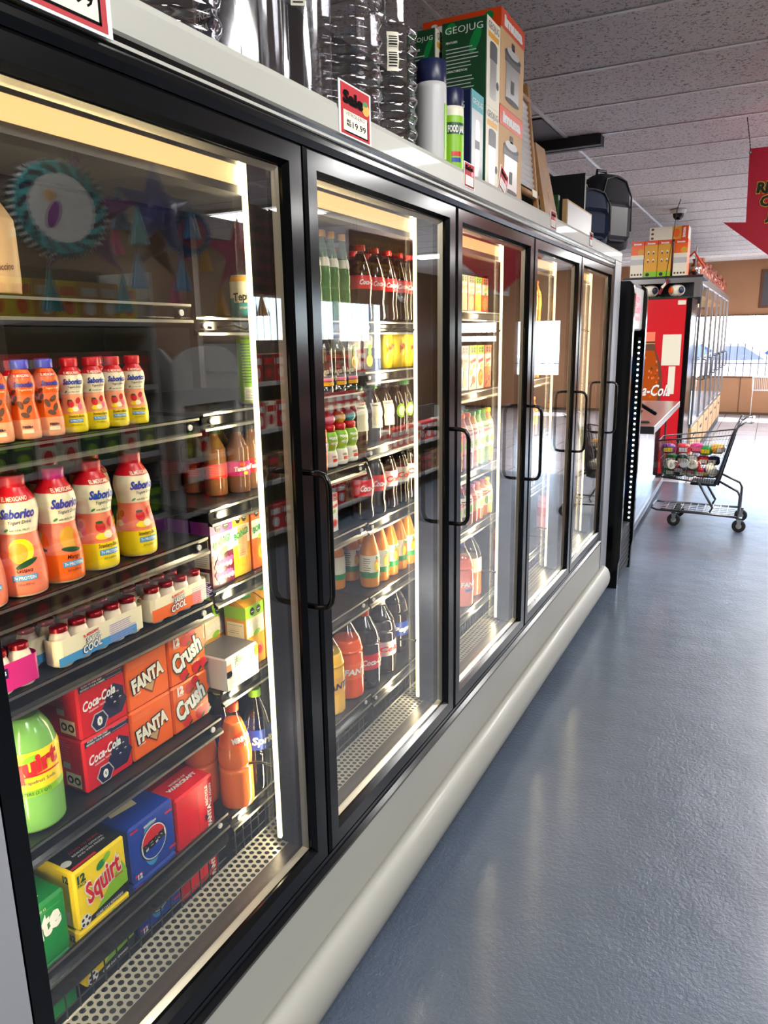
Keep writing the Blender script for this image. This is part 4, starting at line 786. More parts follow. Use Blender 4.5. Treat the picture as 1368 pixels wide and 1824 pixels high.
place(soda(.262, .050, 'colabody', 'black', 'black', 'Cola', 'white', lab=(.26, .46), fill=.8), (-.36, 1.72, .56), 0, 'dark two-litre bottle behind the yellow and orange bottles', 'bottle')
# third door
f2 = soda(.262, .050, 'fantabody', 'capblue', 'fantabody', 'FANTA', 'white', lab=(.26, .46), fill=.76, shear=.05, extra=lambda m, S, l0, l1, R: m.rect(S, -.03, l0-.004, .03, l0+.008, 'blue', .001))
place(f2, (-.215, 2.665, .545), -.25, 'bright orange two-litre soda bottle on the bottom shelf of the third door', 'bottle')
place(soda(.262, .050, 'fantabody', 'capblue', 'cream', None, 'white', lab=(.40, .62), fill=.5, extra=lambda m, S, l0, l1, R: lines(m, S, -.03, .03, l0+.005, l1-.005, 9, 'kraft', .3)), (-.23, 2.80, .545), -.2, 'orange two-litre bottle turned to its cream back label', 'bottle')
place(f2, (-.33, 2.60, .545), 1.2, 'orange two-litre soda bottle behind the front one in the third door', 'bottle')
def teab(H, lm, cm, bm_='tea'): return soda(H, .026, bm_, cm, lm, None, 'red', lab=(.30, .78), fill=.95, shape='plain', capsz=.0135, extra=lambda m, S, l0, l1, R: (m.ell(S, 0, l0+(l1-l0)*.3, .012, .016, 'lime', .001), m.text(S, 'Jumex', 0, l0+(l1-l0)*.65, .010, 'red', .04, .1, rot=.2, w=.04, off=.0016)), capname='juice_bottle')
rows = [(.876, .150, [('salmon', 'red', 'plum'), ('cream', 'red', 'plum'), ('cream', 'pink', 'tea'), ('salmon', 'pink', 'tea'), ('cream', 'orange', 'tea'), ('cream', 'deeporange', 'nectar'), ('cream', 'yellow', 'nectar')], 'lower middle shelf'),
        (1.10, .215, [('salmon', 'red', 'tea'), ('salmon', 'orange', 'tea'), ('cream', 'orange', 'tea'), ('cream', 'green', 'nectar'), ('cream', 'green', 'squirtbody'), ('offwhite', 'lime', 'squirtbody'), ('offwhite', 'yellow', 'nectar')], 'upper middle shelf')]
for zz, H, L_, nm_ in rows:
    for i, (lm, cm, bm_) in enumerate(L_):
        pb = teab(H, lm, cm, bm_)
        place(pb, (-.2, 2.56+.0585*i, zz), -.25, 'juice bottle with %s cap, %s of the third door, %s' % ({'deeporange': 'dark orange'}.get(cm, cm), nm_, ordn[i]), 'bottle', 'juice bottles on the %s of the third door' % nm_)
        if i < 5: place(pb, (-.26, 2.58+.0585*i, zz), .3, 'juice bottle in second row, %s of third door, %s' % (nm_, ordn[i]), 'bottle', 'juice bottles on the %s of the third door' % nm_)
G = 'tall juice cartons on the third door shelf'
for i, (b, bd, fr, y) in enumerate([('teal', 'blue', 'pine', 2.50), ('sky', 'blue', 'pine', 2.585), ('offwhite', 'lime', 'guava', 2.67), ('offwhite', 'lime', 'peach', 2.755), ('salmon', 'salmon', 'guava', 2.84)]):
    place(flavorbox(.078, .065, .165, b, bd, 'Jumex', 'red', fr), (-.19, y, 1.40), 0, 'tall juice carton in %s, %s in the third door' % ({'teal': 'teal', 'sky': 'light blue', 'offwhite': 'white and green', 'salmon': 'coral'}[b], ordn[i]), 'juice carton', G)
for i, y in enumerate([2.50, 2.575, 2.65, 2.725, 2.80]):
    place(flavorbox(.068, .06, .125, 'deeporange' if i % 2 == 0 else 'gold', 'orange' if i % 2 == 0 else 'lime', 'Jugo', 'yellow', 'mango'), (-.19, y, 1.69), 0, '%s juice carton on the top shelf of the third door, %s' % ('orange' if i % 2 == 0 else 'yellow and green', ordn[i]), 'juice carton', 'orange and yellow cartons on the top shelf')
# fourth and fifth doors: bottles glimpsed behind reflections
for d, (y0, n) in enumerate([(3.20, 7), (3.95, 6)]):
    dn = ('fourth', 'fifth')[d]
    for zz, H, lm, cm, bm_, nn in [(1.66, .19, 'gold', 'orange', 'nectar', 'top shelf'), (1.40, .19, 'orange', 'silver', 'nectar', 'eye-level shelf'), (1.12, .19, 'gold', 'orange', 'tea', 'middle shelf'), (.876, .16, 'silver', 'offwhite', 'clearpet', 'lower shelf')]:
        pb = teab(H, lm, cm, bm_)
        for i in range(n): place(pb, (-.2, y0+.062*i, zz), -.2, 'drink bottle with %s label on the %s of the %s door' % (lm, nn, dn), 'bottle', 'bottles on the %s of the %s door' % (nn, dn))
    pb = soda(.262, .048, 'pink', 'red', 'cokered', 'Coca-Cola', 'white', lab=(.3, .5), fill=.75, shear=.3)
    for i in range(3): place(pb, (-.225, y0+.03+.11*i, .545), -.2, 'pink two-litre soda bottle on the bottom shelf of the %s door' % dn, 'bottle', 'pink two-litre bottles of the %s door' % dn)
# ------------------------------------------------------------ on top of the cooler
ZT = 2.058
def jug(R, H, ribs, name='plastic_jug'):
    p = [(R*.80, 0), (R*.96, .012)]
    z_ = .03
    while z_ < H*ribs: p += [(R*.99, z_), (R*.90, z_+.018), (R*.99, z_+.034)]; z_ += .04
    p += [(R, H*ribs+.03), (R, H*.78), (R*.93, H*.84), (R*.70, H*.92), (R*.45, H*.95), (R*.42, H*1.0)]
    pr = smooth_prof(p, 3); m = MB(); m.lathe(pr, 'clearpet', 36, sq=.05)
    c = cap(R*.46, H*.965, H*1.03, 'white'); return m, pr, c
G = 'big clear plastic jugs on top of the cooler'
for i, (y, R, H, rb, lb) in enumerate([(1.935, .077, .49, .62, 'clear ribbed plastic jug standing rightmost, next to the food jars'), (1.71, .088, .56, .5, 'big clear plastic jug behind the 19.99 price sign'),
        (1.50, .075, .52, .0, 'clear square plastic jug with a barcode sticker on its side'), (1.30, .080, .52, .0, 'clear plastic jug with a round blue sticker near its base'), (1.11, .083, .5, .6, 'clear ribbed plastic jug standing leftmost on the cooler')]):
    m, pr, c = jug(R, H, rb); t = place(('plastic_jug', [('jug', m.mesh('jug')), ('cap', c)]), (-.15, y, ZT), .3*i, lb, 'jug', G)
    S = Cyl(pr, a0=-.9-.3*i, sq=.05)
    if i in (0, 2):
        b = MB(); b.rect(S, -.014, .20, .014, .29, 'offwhite', .002); [b.rect(S, -.010, .205+.006*k, .010, .208+.006*k, 'black', .0026) for k in range(13)]; b.obj('barcode_sticker', t, label='white barcode sticker')
    if i == 3:
        b = MB(); S = Cyl(pr, a0=-1.75-.3*i, sq=.05); b.ell(S, 0, .112, .03, .03, 'navy', .002, n=24); b.text(S, 'FREE', 0, .114, .014, 'white', .02, w=.036, off=.003); b.text(S, 'BPA', 0, .094, .012, 'white', .02, w=.026, off=.003); b.obj('round_sticker', t, label='round blue sticker')
def foodjar(R, H, lab):
    pr = smooth_prof([(R*.95, 0), (R, .006), (R, H*.74), (R*.92, H*.79), (R*.86, H*.80)]); m = MB(); m.lathe(pr, 'silver' if not lab else 'offwhite', 28); S = Cyl(pr, a0=-.75)
    parts = [('jar', m.mesh('jar')), ('cap', cap(R*.97, H*.79, H, 'navy'))]
    if lab:
        b = MB(); b.rect(S, -R*1.0, H*.08, R*1.0, H*.68, 'lime', .001, nu=14); b.rect(S, -R*.8, H*.47, R*.8, H*.60, 'darkgreen', .0016, nu=12); b.text(S, 'FOOD JAR', 0, H*.49, H*.075, 'white', .04, w=R*1.4, off=.0024)
        lines(b, S, -R*.5, R*.5, H*.3, H*.44, 4, 'darkgreen', .3); b.rect(S, -R*.4, H*.22, R*.4, H*.27, 'red', .0016); b.rect(S, -R*.4, H*.15, R*.4, H*.20, 'blue', .0016); parts.append(('label', b.mesh('label')))
    else:
        b = MB(); b.rect(Cyl(pr, a0=.3), -R*.5, H*.08, R*.9, H*.6, 'lime', .001, nu=14); parts.append(('label', b.mesh('label')))
    return ('food_jar', parts)
place(foodjar(.042, .275, False), (-.085, 2.078, ZT), 0, 'tall frosted plastic food jar with navy lid behind the shorter one', 'food jar')
place(foodjar(.036, .235, True), (-.075, 2.200, ZT), 0, 'short food jar with navy lid and bright green label', 'food jar')
def boxthing(name, dx, dy, dz, mt, art, loc, label, cat, rz=0, group=None):
    m = MB(); m.box((-dx, 0, 0), (0, dy, dz), mt, bev=.002); art(m, front(0, 0), left(-dx, 0), dx, dy, dz); return place((name, [('box', m.mesh('box'))]), loc, rz, label, cat, group)
def jugpic(m, F, dy, dz, c='smoke'):
    m.rect(F, dy*.25, dz*.12, dy*.75, dz*.55, 'steel', .001); m.ell(F, dy*.5, dz*.12, dy*.25, dz*.02, 'steel', .0012); m.rect(F, dy*.22, dz*.55, dy*.78, dz*.72, c, .0012); m.ell(F, dy*.5, dz*.72, dy*.28, dz*.04, c, .0014); m.ell(F, dy*.84, dz*.3, dy*.10, dz*.05, 'black', .001)
def art_geo(m, F, L, dx, dy, dz):
    m.rect(F, 0, 0, dy, dz, 'offwhite'); jugpic(m, F, dy, dz); m.text(F, 'GEOJUG', dy*.5, dz*.88, dy*.16, 'graytext', 0, w=dy*.8, off=.0016); m.rect(F, dy*.1, dz*.78, dy*.9, dz*.85, 'gold', .001)
    m.text(L, 'GEOJUG', dx*.5, dz*.86, dx*.13, 'white', -.005, w=dx*.84, off=.001); m.text(L, 'FEATURES', dx*.1, dz*.75, .006, 'white', .02, al=0); m.text(L, 'CARACTERISTICAS', dx*.1, dz*.42, .006, 'white', .02, al=0)
    lines(m, L, dx*.1, dx*.85, dz*.47, dz*.72, 6, 'silver', .28); lines(m, L, dx*.1, dx*.85, dz*.14, dz*.39, 6, 'silver', .28)
    m.ell(L, dx*.2, dz*.93, dx*.12, dz*.05, 'green', .0006, .5); m.ell(L, dx*.75, dz*.75, dx*.1, dz*.16, 'green', .0006, -.4)
G = 'green and white travel jug boxes'
boxthing('travel_jug_box', .150, .125, .25, 'darkgreen', art_geo, (-.05, 2.425, ZT), 'green travel jug box with white product side, lower of the pair', 'box', group=G)
boxthing('travel_jug_box', .150, .125, .25, 'darkgreen', art_geo, (-.05, 2.425, ZT+.2505), 'green travel jug box with listed features, upper of the pair', 'box', group=G)
boxthing('travel_jug_box', .10, .125, .25, 'darkgreen', art_geo, (-.212, 2.40, ZT), 'green travel jug box left of the pair, lower', 'box', group=G)
boxthing('travel_jug_box', .10, .125, .235, 'darkgreen', art_geo, (-.212, 2.40, ZT+.2505), 'green travel jug box left of the pair, upper, half behind the jar', 'box', group=G)
def art_geos(m, F, L, dx, dy, dz):
    m.rect(F, 0, 0, dy, dz, 'teal'); m.rect(F, dy*.05, dz*.03, dy*.95, dz*.8, 'silver', .001); m.rect(F, dy*.35, dz*.08, dy*.65, dz*.7, 'steel', .0014); m.rect(F, dy*.33, dz*.38, dy*.67, dz*.48, 'smoke', .0018); m.text(F, 'GEOJUG', dy*.5, dz*.86, dy*.14, 'white', 0, w=dy*.8, off=.0016); m.text(L, 'G', dx*.6, dz*.8, .02, 'white', 0)
boxthing('slim_bottle_box', .075, .105, .255, 'navy', art_geos, (-.042, 2.275, ZT), 'slim box with a steel flask on its light green front', 'box')
def art_imusa(m, F, L, dx, dy, dz):
    for S, w in ((F, dy), (L, dx)):
        m.rect(S, 0, dz*.80, w, dz, 'deeporange', .0008); m.text(S, 'imusa', w*.5, dz*.845, min(w*.26, dz*.11), 'white', .07, w=w*.78, off=.0016)
    m.rect(F, dy*.22, dz*.12, dy*.78, dz*.58, 'steel', .001); m.rect(F, dy*.18, dz*.5, dy*.82, dz*.6, 'smoke', .0014); m.ell(F, dy*.5, dz*.6, dy*.34, dz*.05, 'black', .0016); m.ell(F, dy*.5, dz*.63, dy*.26, dz*.05, 'silver', .002)
    m.rect(F, dy*.44, dz*.66, dy*.56, dz*.74, 'black', .002); m.rect(F, dy*.44, dz*.2, dy*.56, dz*.34, 'black', .002); m.ell(F, dy*.5, dz*.11, dy*.30, dz*.03, 'black', .0014)
    m.ell(L, dx*.85, dz*.93, dx*.06, dz*.05, 'green', .001)
G = 'beige cooker boxes with orange band'
boxthing('cooker_box', .275, .255, .285, 'tan', art_imusa, (-.052, 2.565, ZT), 'beige rice cooker box with orange band, lower of the two', 'box', group=G)
boxthing('cooker_box', .275, .255, .285, 'tan', art_imusa, (-.052, 2.565, ZT+.2855), 'beige rice cooker box with orange band, upper of the two', 'box', group=G)
# washboard: wooden frame round a ribbed sheet, leaning
t = empty('washboard', (-.062, 2.86, ZT), label='wooden washboard with ribbed grey panel standing right of the cooker boxes', cat='washboard'); t.rotation_euler = (0, -.12, 0)
m = MB()
for y in (0, .238): m.box((-.02, y, 0), (0, y+.022, .50), 'wood', bev=.003)
for z_ in (.08, .44): m.lathe([(.012, -.26), (.012, 0)], 'wood', 12, M=Matrix.Translation((-.008, 0, z_)) @ Matrix.Rotation(PI/2, 4, 'X'))
m.obj('frame', t)
m = MB(); pts = [(-.006-.006*(k % 2), .10+.0105*k) for k in range(33)]
m.add([(p[0], y, p[1]) for p in pts for y in (.02, .24)]+[(p[0]-.003, y, p[1]) for p in pts for y in (.02, .24)], [(2*k, 2*k+1, 2*k+3, 2*k+2) for k in range(32)]+[(66+2*k, 66+2*k+2, 66+2*k+3, 66+2*k+1) for k in range(32)], 'silver'); m.box((.003, .16, .068), (.006, .22, .095), 'offwhite'); m.obj('ribbed_panel', t)
m = MB(); m.prism([(0, 0), (.20, 0), (.16, .30), (.02, .30)], -.016, 0, 'wood', ax='x'); m.text(front(0, 0), 'S', .10, .08, .05, 'kraft', .0)
t = place(('cutting_board', [('board', m.mesh('board'))]), (-.04, 3.13, ZT), 0, 'pale wooden cutting board leaning beside the washboard', 'board'); t.rotation_euler = (0, -.2, 0)
def art_note(m, F, L, dx, dy, dz): m.text(L, 'A //', dx*.5, dz*.5, .03, 'offwhite', .02); m.rect(L, dx*.2, dz*.1, dx*.6, dz*.3, 'kraft')
boxthing('green_box', .12, .03, .13, 'darkgreen', art_note, (-.06, 3.385, ZT), 'small dark green box behind the cutting board', 'box')
# laminated sheet box
m = MB(); m.box((-.02, 0, 0), (0, .50, .115), 'kraft'); S = front(0, 0); m.rect(S, .012, .008, .485, .108, 'silver', .0012)
place(('framed_sheet', [('panel', m.mesh('panel'))]), (-.03, 3.42, ZT), .0, 'silvery glossy panel standing on the cooler edge before the backpacks', 'panel')
# backpacks and a dark cardboard flap
def backpack(W_, D_, H_, body, pocket):
    m = MB(); n = 24
    for z0, z1, k in ((0, .05, 0), ):
        pass
    prof = [(0, .72), (.02, .92), (.08, 1), (.5, 1), (.8, .96), (.92, .82), (.98, .55), (1, .2)]; b = []
    vs = []; fs = []
    for t_, s_ in prof:
        for k in range(n):
            a = 2*PI*k/n; c, s = math.cos(a), math.sin(a); r = (abs(c)**5+abs(s)**5)**(-.2); vs.append((c*r*D_/2*s_, s*r*W_/2*min(1, s_+.04), t_*H_))
    for i in range(len(prof)-1):
        for k in range(n): fs.append((i*n+k, i*n+(k+1) % n, (i+1)*n+(k+1) % n, (i+1)*n+k))
    fs += [tuple(range(n))[::-1], tuple((len(prof)-1)*n+k for k in range(n))]; m.add(vs, fs, body, True)
    p = MB(); p.box((D_*.42, -W_*.36, H_*.10), (D_*.62, W_*.36, H_*.62), pocket, bev=.03)
    z_ = MB(); z_.tube([(D_*.515, -W_*.44, H_*.25), (D_*.50, -W_*.44, H_*.7), (D_*.44, -W_*.3, H_*.9), (D_*.42, 0, H_*.95), (D_*.44, W_*.3, H_*.9), (D_*.50, W_*.44, H_*.7), (D_*.515, W_*.44, H_*.25)], .005, 'black', 6)
    h = MB(); h.tube([(-D_*.2, -.04, H_*.97), (-D_*.2, -.035, H_*1.06), (-D_*.2, .035, H_*1.06), (-D_*.2, .04, H_*.97)], .009, 'black', 8)
    s = MB()
    for k in (-1, 1): s.tube([(-D_*.45, k*W_*.2, H_*.92), (-D_*.62, k*W_*.25, H_*.7), (-D_*.6, k*W_*.3, H_*.3), (-D_*.45, k*W_*.34, H_*.08)], .014, 'fabricdark', 8)
    return ('backpack', [('body', m.mesh('body')), ('front_pocket', p.mesh('front_pocket')), ('zipper', z_.mesh('zipper')), ('top_handle', h.mesh('top_handle')), ('shoulder_strap', s.mesh('shoulder_strap'))])
place(backpack(.26, .14, .29, 'fabricblue', 'fabricblue'), (-.13, 4.20, ZT), -.55, 'dark blue backpack standing behind the silvery panel', 'backpack')
place(backpack(.27, .17, .40, 'fabricdark', 'smoke'), (-.085, 4.49, ZT), -.5, 'black backpack with grey pocket at the far end of the cooler top', 'backpack')
place(backpack(.34, .2, .41, 'fabricdark', 'fabricdark'), (-.42, 4.20, ZT), -.2, 'large black backpack lying behind the blue one', 'backpack')
m = MB(); m.box((-.42, 0, 0), (-.0, .03, .31), 'black'); place(('dark_tray', [('panel', m.mesh('panel'))]), (-.07, 3.92, ZT), 0, 'flat black tray standing upright behind the backpacks', 'tray')
# price signs
P('cardred', (176, 14, 30), .6)
def tagsign(w, h, big, price, foil=True):
    m = MB(); m.box((0, 0, 0), (.0015, w, h), 'white'); F = front(.0015, 0); m.rect(F, w*.05, h*.03, w*.95, h*.97, 'cardred', .0004); m.rect(F, w*.12, h*.10, w*.86, h*.48, 'offwhite', .0008)
    m.rect(F, w*.86, h*.08, w*.885, h*.44, 'ink', .001); m.rect(F, w*.16, h*.075, w*.885, h*.10, 'ink', .001)
    if big:
        m.text(F, 'Sale', w*.42, h*.62, h*.22, 'ink', .05, 0, w=w*.62, off=.0018); m.text(F, 'SALE', w*.27, h*.27, h*.05, 'ink', .04, off=.0012); m.text(F, 'PRICE', w*.28, h*.20, h*.05, 'ink', .04, off=.0012)
        m.text(F, price, w*.6, h*.19, h*.12, 'ink', .01, w=w*.42, off=.0012); m.text(F, 'VITROLERO', w*.48, h*.39, h*.07, 'graytext', 0, w=w*.6, off=.0012); m.ell(F, w*.82, h*.66, w*.12, h*.12, 'gold', .0012); m.ell(F, w*.8, h*.76, w*.08, h*.05, 'green', .0016)
    else:
        m.text(F, 'Sale', w*.45, h*.70, h*.18, 'ink', .05, w=w*.7, off=.0012); m.rect(F, w*.2, h*.14, w*.8, h*.44, 'silver', .0012); m.ell(F, w*.75, h*.6, w*.12, h*.1, 'pink', .0012)
    return ('price_sign', [('card', m.mesh('card'))])
place(tagsign(.16, .14, True, '24.99'), (.006, .655, 1.985), 0, 'white and red price card reading 24.99 at the upper left edge', 'price sign')
place(tagsign(.135, .10, True, '19.99'), (.006, 1.405, 2.000), 0, 'red and white sale card reading 19.99 below the big jugs', 'price sign')
for i, (y, z_, lb) in enumerate([(2.093, 2.010, 'small red sale card below the food jars'), (3.02, 2.006, 'small faded sale card under the cutting board'), (3.72, 2.004, 'small silvery sale card farthest along the cooler rim')]): place(tagsign(.085 if i < 2 else .075, .066, False, ''), (.006, y, z_), 0, lb, 'price sign')
t = place(tagsign(.085, .07, False, ''), (.002, 2.40, 2.062), 0, 'small red sale card tilted in front of the travel jug box', 'price sign'); t.rotation_euler = (-.35, 0, 0)

# ------------------------------------------------------------ beyond the cooler
# narrow open cooler with rounded black end frames and white lamps
t = empty('slim_display_cooler', (0, 4.72, 0), label='slim black open drinks cooler with dotted white lights and a red glowing sign', cat='refrigerator')
for yy in (0, .50):
    m = MB(); m.prism([(-.6, .14), (.055, .14), (.068, .2), (.068, 1.83), (.06, 1.88), (.035, 1.905), (-.6, 1.905)], yy, yy+.045, 'blackgloss'); m.prism([(-.6, 0), (.058, 0), (.062, .32), (-.6, .32)], yy-.002, yy+.048, 'blackgloss'); m.obj('end_frame', t)
m = MB(); m.box((-.6, .045, .02), (.045, .5, .33), 'darkgrey'); [m.box((.045, .06, .06+.035*k), (.05, .485, .075+.035*k), 'black') for k in range(7)]; m.obj('base_grille', t)
m = MB(); m.box((-.6, .045, 1.90), (-.56, .5, .3), 'black'); m.box((-.6, .045, 1.88), (.03, .5, 1.90), 'darkgrey'); m.obj('inner_case', t)
m = MB(); m.box((-.1, .045, 1.62), (.045, .5, 1.88), 'silver', bev=.01); hb_ = m.obj('header_panel', t)
m = MB(); S = front(.046, .05, 1.66); m.text(S, 'Ice', .20, .13, .05, 'neon', .01, .3, w=.16); m.text(S, 'Cold', .22, .065, .05, 'neon', .01, .3, w=.24); m.text(S, 'DRINKS', .22, .02, .024, 'neon', .01, w=.22); m.obj('glowing_lettering', hb_)
for k, z_ in enumerate((.42, .70, .98, 1.26)):
    m = MB(); m.box((-.55, .048, z_), (-.02, .497, z_+.012), 'darksteel'); m.obj('shelf', t)
m = MB()
for k in range(34):
    z_ = .36+.036*k; m.lathe([(.006, 0), (.006, .005), (.003, .007)], 'ledwhite', 8, M=Matrix.Translation((.035, .498, z_)) @ Matrix.Rotation(PI/2, 4, 'X'))
m.box((.024, .496, .34), (.046, .5, 1.58), 'black'); m.obj('light_strip', t, label='strip of white light points')
hp = soda(.2, .03, 'blue', 'white', 'sky', None, 'white', shape='plain')
for z_ in (.432, .712, .992, 1.272):
    for i in range(6): place(hp, (-.08, 4.80+.066*i, z_), 0, 'blue drink bottle inside the slim black cooler', 'bottle', 'blue bottles in the slim black cooler')
# steel-topped glass counter
t = empty('glass_counter', (0, 6.0, 0), .026, label='glass-fronted counter with grey steel top and wire grid', cat='counter')
m = MB(); m.box((-.9, 0, .845), (.065, 2.40, .905), 'steel', bev=.003); m.rect(left(-.9, -.001, 0), 0, .846, .965, .904, 'darkgrey'); m.obj('countertop', t)
m = MB(); m.box((-.9, .02, .06), (-.05, 2.38, .09), 'silver'); m.box((-.078, .02, .04), (-.05, 2.38, .10), 'steel'); m.box((-.1, .02, 0), (-.085, 2.38, .05), 'black'); m.box((-.9, .02, .06), (-.88, 2.38, .845), 'white')
for yy in (.02, 2.36): m.box((-.068, yy, .09), (-.050, yy+.02, .845), 'darksteel')
m.obj('frame', t)
m = MB(); m.box((-.064, .04, .10), (-.058, 2.36, .845), 'doorglass'); m.obj('glass_front', t)
m = MB()
for k in range(32): m.tube([(-.10, .05+.074*k, .10), (-.10, .05+.074*k, .84)], .0025, 'smoke', 5)
for k in range(10): m.tube([(-.10, .04, .12+.078*k), (-.10, 2.36, .12+.078*k)], .0025, 'smoke', 5)
m.tube([(-.09, .1, .12), (-.09, 1.2, .82)], .006, 'white', 6); m.obj('wire_grid', t)
# card reader on the counter
t = empty('card_reader', (-.06, 6.25, .905), .3, label='black card reader on a stand on the steel counter', cat='card reader')
m = MB(); m.box((-.05, -.04, 0), (.05, .04, .012), 'black', bev=.003); m.tube([(-.02, 0, .01), (-.03, 0, .06), (-.01, 0, .10)], .010, 'black', 8); m.obj('stand', t)
m = MB(); m.box((-.09, -.04, -.012), (.09, .04, .018), 'blackgloss', Matrix.Translation((.02, 0, .115)) @ Matrix.Rotation(.55, 4, 'Y'), bev=.006); m.obj('reader_body', t)
m = MB(); m.rect(Surf((-.06, -.03, .0), RX, RYv), 0, 0, .07, .06, 'screenblue', .019); [m.box((.03+.018*i, -.03+.02*j, .018), (.042+.018*i, -.017+.02*j, .022), 'silver') for i in range(3) for j in range(3)]; o = m.obj('keypad', t); o.matrix_local = Matrix.Translation((.02, 0, .115)) @ Matrix.Rotation(.55, 4, 'Y')
# red cola cooler
t = empty('red_drinks_cooler', (0, 8.8, 0), label='tall red drinks cooler with a big bottle picture on its side', cat='refrigerator')
m = MB(); m.box((-.75, 0, .05), (-.04, .7, 1.97), 'darkred', bev=.004); S = left(-.75, 0)
m.rect(S, .01, .06, .705, 1.96, 'red', .002); bx = .36
bot = [(-.03, 1.62), (.03, 1.62), (.035, 1.60), (.035, 1.50), (.045, 1.42), (.085, 1.28), (.10, 1.15), (.105, .99), (.10, .86), (-.10, .86), (-.105, .99), (-.10, 1.15), (-.085, 1.28), (-.045, 1.42), (-.035, 1.50), (-.035, 1.60)]
m.poly(S, [(bx+x*1.45, z_) for x, z_ in bot], 'brown', .004); m.poly(S, [(bx+x*1.1, z_) for x, z_ in bot if z_ < 1.5], 'tea', .0055)
m.rect(S, bx-.05, 1.52, bx+.05, 1.62, 'salmon', .006); m.rect(S, bx-.055, 1.49, bx+.055, 1.50, 'kraft', .006)
for k in range(26): m.ell(S, bx+random.uniform(-.12, .12), random.uniform(.9, 1.35), .008, .014, ('brown', 'orange', 'salmon')[k % 3], .0065, n=7)
m.text(S, 'Coca-Cola', bx+.005, .93, .12, 'white', .02, .35, w=.48, off=.009)
m.rect(S, .49, 1.26, .68, 1.59, 'offwhite', .006); lines(m, S, .51, .66, 1.28, 1.57, 9, 'black', .28)
m.rect(S, .57, .95, .64, 1.25, 'offwhite', .006); lines(m, S, .58, .63, .96, 1.23, 8, 'graytext', .28); m.rect(S, .62, 1.90, .70, 1.945, 'offwhite', .006); m.rect(S, .42, .12, .55, .19, 'offwhite', .006); m.obj('cabinet', t)
m = MB(); m.box((-.04, -.005, .03), (.012, .70, 1.975), 'blackgloss', bev=.01); m.obj('door', t)
m = MB(); m.box((-.7, .02, 0), (-.02, .68, .05), 'black'); m.obj('base', t)
# steel-framed refrigerator run behind it
t = empty('glass_refrigerator_row', (0, 9.55, 0), label='long steel refrigerator with tall glass doors and square handles by the window', cat='refrigerator')
m = MB(); m.box((-.85, 0, 2.15), (.04, 5.75, 2.24), 'steel', bev=.004); m.box((-.85, 0, .0), (.03, 5.75, .10), 'darkgrey'); m.box((-.85, 0, .1), (-.83, 5.75, 2.15), 'panelwall'); m.box((-.85, 0, .50), (.03, 5.75, .54), 'steel'); m.box((-.85, -.02, 1.93), (.03, 0, 2.24), 'darkgrey'); m.obj('frame', t)
for k in range(7):
    m = MB(); m.box((.015, .94*k-.012 if k else 0, .54), (.04, .94*k+.012, 2.15), 'steel'); m.obj('door_post', t)
m = MB(); m.box((.02, .02, .54), (.026, 5.72, 2.15), 'doorglass'); m.obj('glass_pane', t)
m = MB()
for k in range(6):
    m.box((.0, .94*k+.08, .12), (.036, .94*k+.86, .48), 'tan', bev=.006); m.box((.036, .94*k+.36, .36), (.045, .94*k+.58, .39), 'smoke')
m.obj('lower_panel', t)
for k in range(6):
    m = MB(); yy = .94*(k+1)-.10; m.tube([(.04, yy, 1.02), (.075, yy, 1.03), (.085, yy, 1.06), (.085, yy, 1.24), (.075, yy, 1.27), (.04, yy, 1.28)], .008, 'smoke', 8); m.tube([(.085, yy, 1.05), (.085, yy-.12, 1.05), (.085, yy-.12, 1.25), (.085, yy, 1.25)], .008, 'smoke', 8); m.obj('door_handle', t)
for k in range(4):
    m = MB(); m.box((-.5, .3+1.4*k, 2.06), (-.1, 1.3+1.4*k, 2.10), 'toplamp'); m.obj('lamp', t)
# shelf frame over the red cooler, with boxes
t = empty('steel_overhead_shelf', (0, 8.78, 0), label='steel shelf frame above the red cooler', cat='shelf')
m = MB(); m.box((-.72, 0, 2.175), (.10, .74, 2.20), 'black'); m.box((-.72, -.004, 2.125), (.10, 0, 2.175), 'steel'); m.box((.02, -.004, 1.975), (.09, .02, 2.125), 'steel'); m.box((-.72, -.004, 1.975), (-.68, .02, 2.125), 'steel'); m.box((-.70, .3, 1.975), (.02, .32, 2.17), 'darkgrey'); m.obj('frame', t)
def art_j(front_):
    def f(m, F, L, dx, dy, dz):
        m.rect(L, 0, dz*.88, dx, dz, 'deeporange'); m.text(L, 'imusa', dx*.5, dz*.90, dz*.055, 'white', .05, w=dx*.6)
        if front_: m.ell(L, dx*.3, dz*.72, dx*.3, dz*.10, 'orange', .001); m.ell(L, dx*.75, dz*.70, dx*.25, dz*.09, 'gold', .0014); m.rect(L, 0, 0, dx, dz*.62, 'offwhite', .002); m.rect(L, 0, dz*.35, dx, dz*.5, 'silver', .0024); [m.ell(L, dx*(.15+.23*k), dz*.08, dx*.08, dz*.03, 'brown', .003) for k in range(4)]
        else: [m.ell(L, dx*(.3+.4*(k % 2)), dz*(.45+.22*(k//2)), dx*.08, dz*.05, 'offwhite', .001) for k in range(4)]; [m.ell(L, dx*(.3+.4*(k % 2)), dz*(.43+.22*(k//2)), dx*.06, dz*.03, 'brown', .0014) for k in range(4)]; m.rect(L, 0, 0, dx, dz*.15, 'lime', .001); m.ell(L, dx*.3, dz*.07, dx*.15, dz*.05, 'black', .0014)
    return f
G = 'orange-topped juicer boxes over the red cooler'
for i, (x, fr) in enumerate([(-.515, 1), (-.375, 0), (-.235, 0), (-.075, 1)]):
    boxthing('juicer_box', .135, .25, .375, 'orange' if fr else 'gold', art_j(fr), (x, 8.82, 2.201), ['white and orange juicer box, leftmost on the shelf', 'golden box second from left on the shelf', 'golden box third from left on the shelf', 'white and orange juicer box, rightmost on the shelf'][i], 'box', group=G)
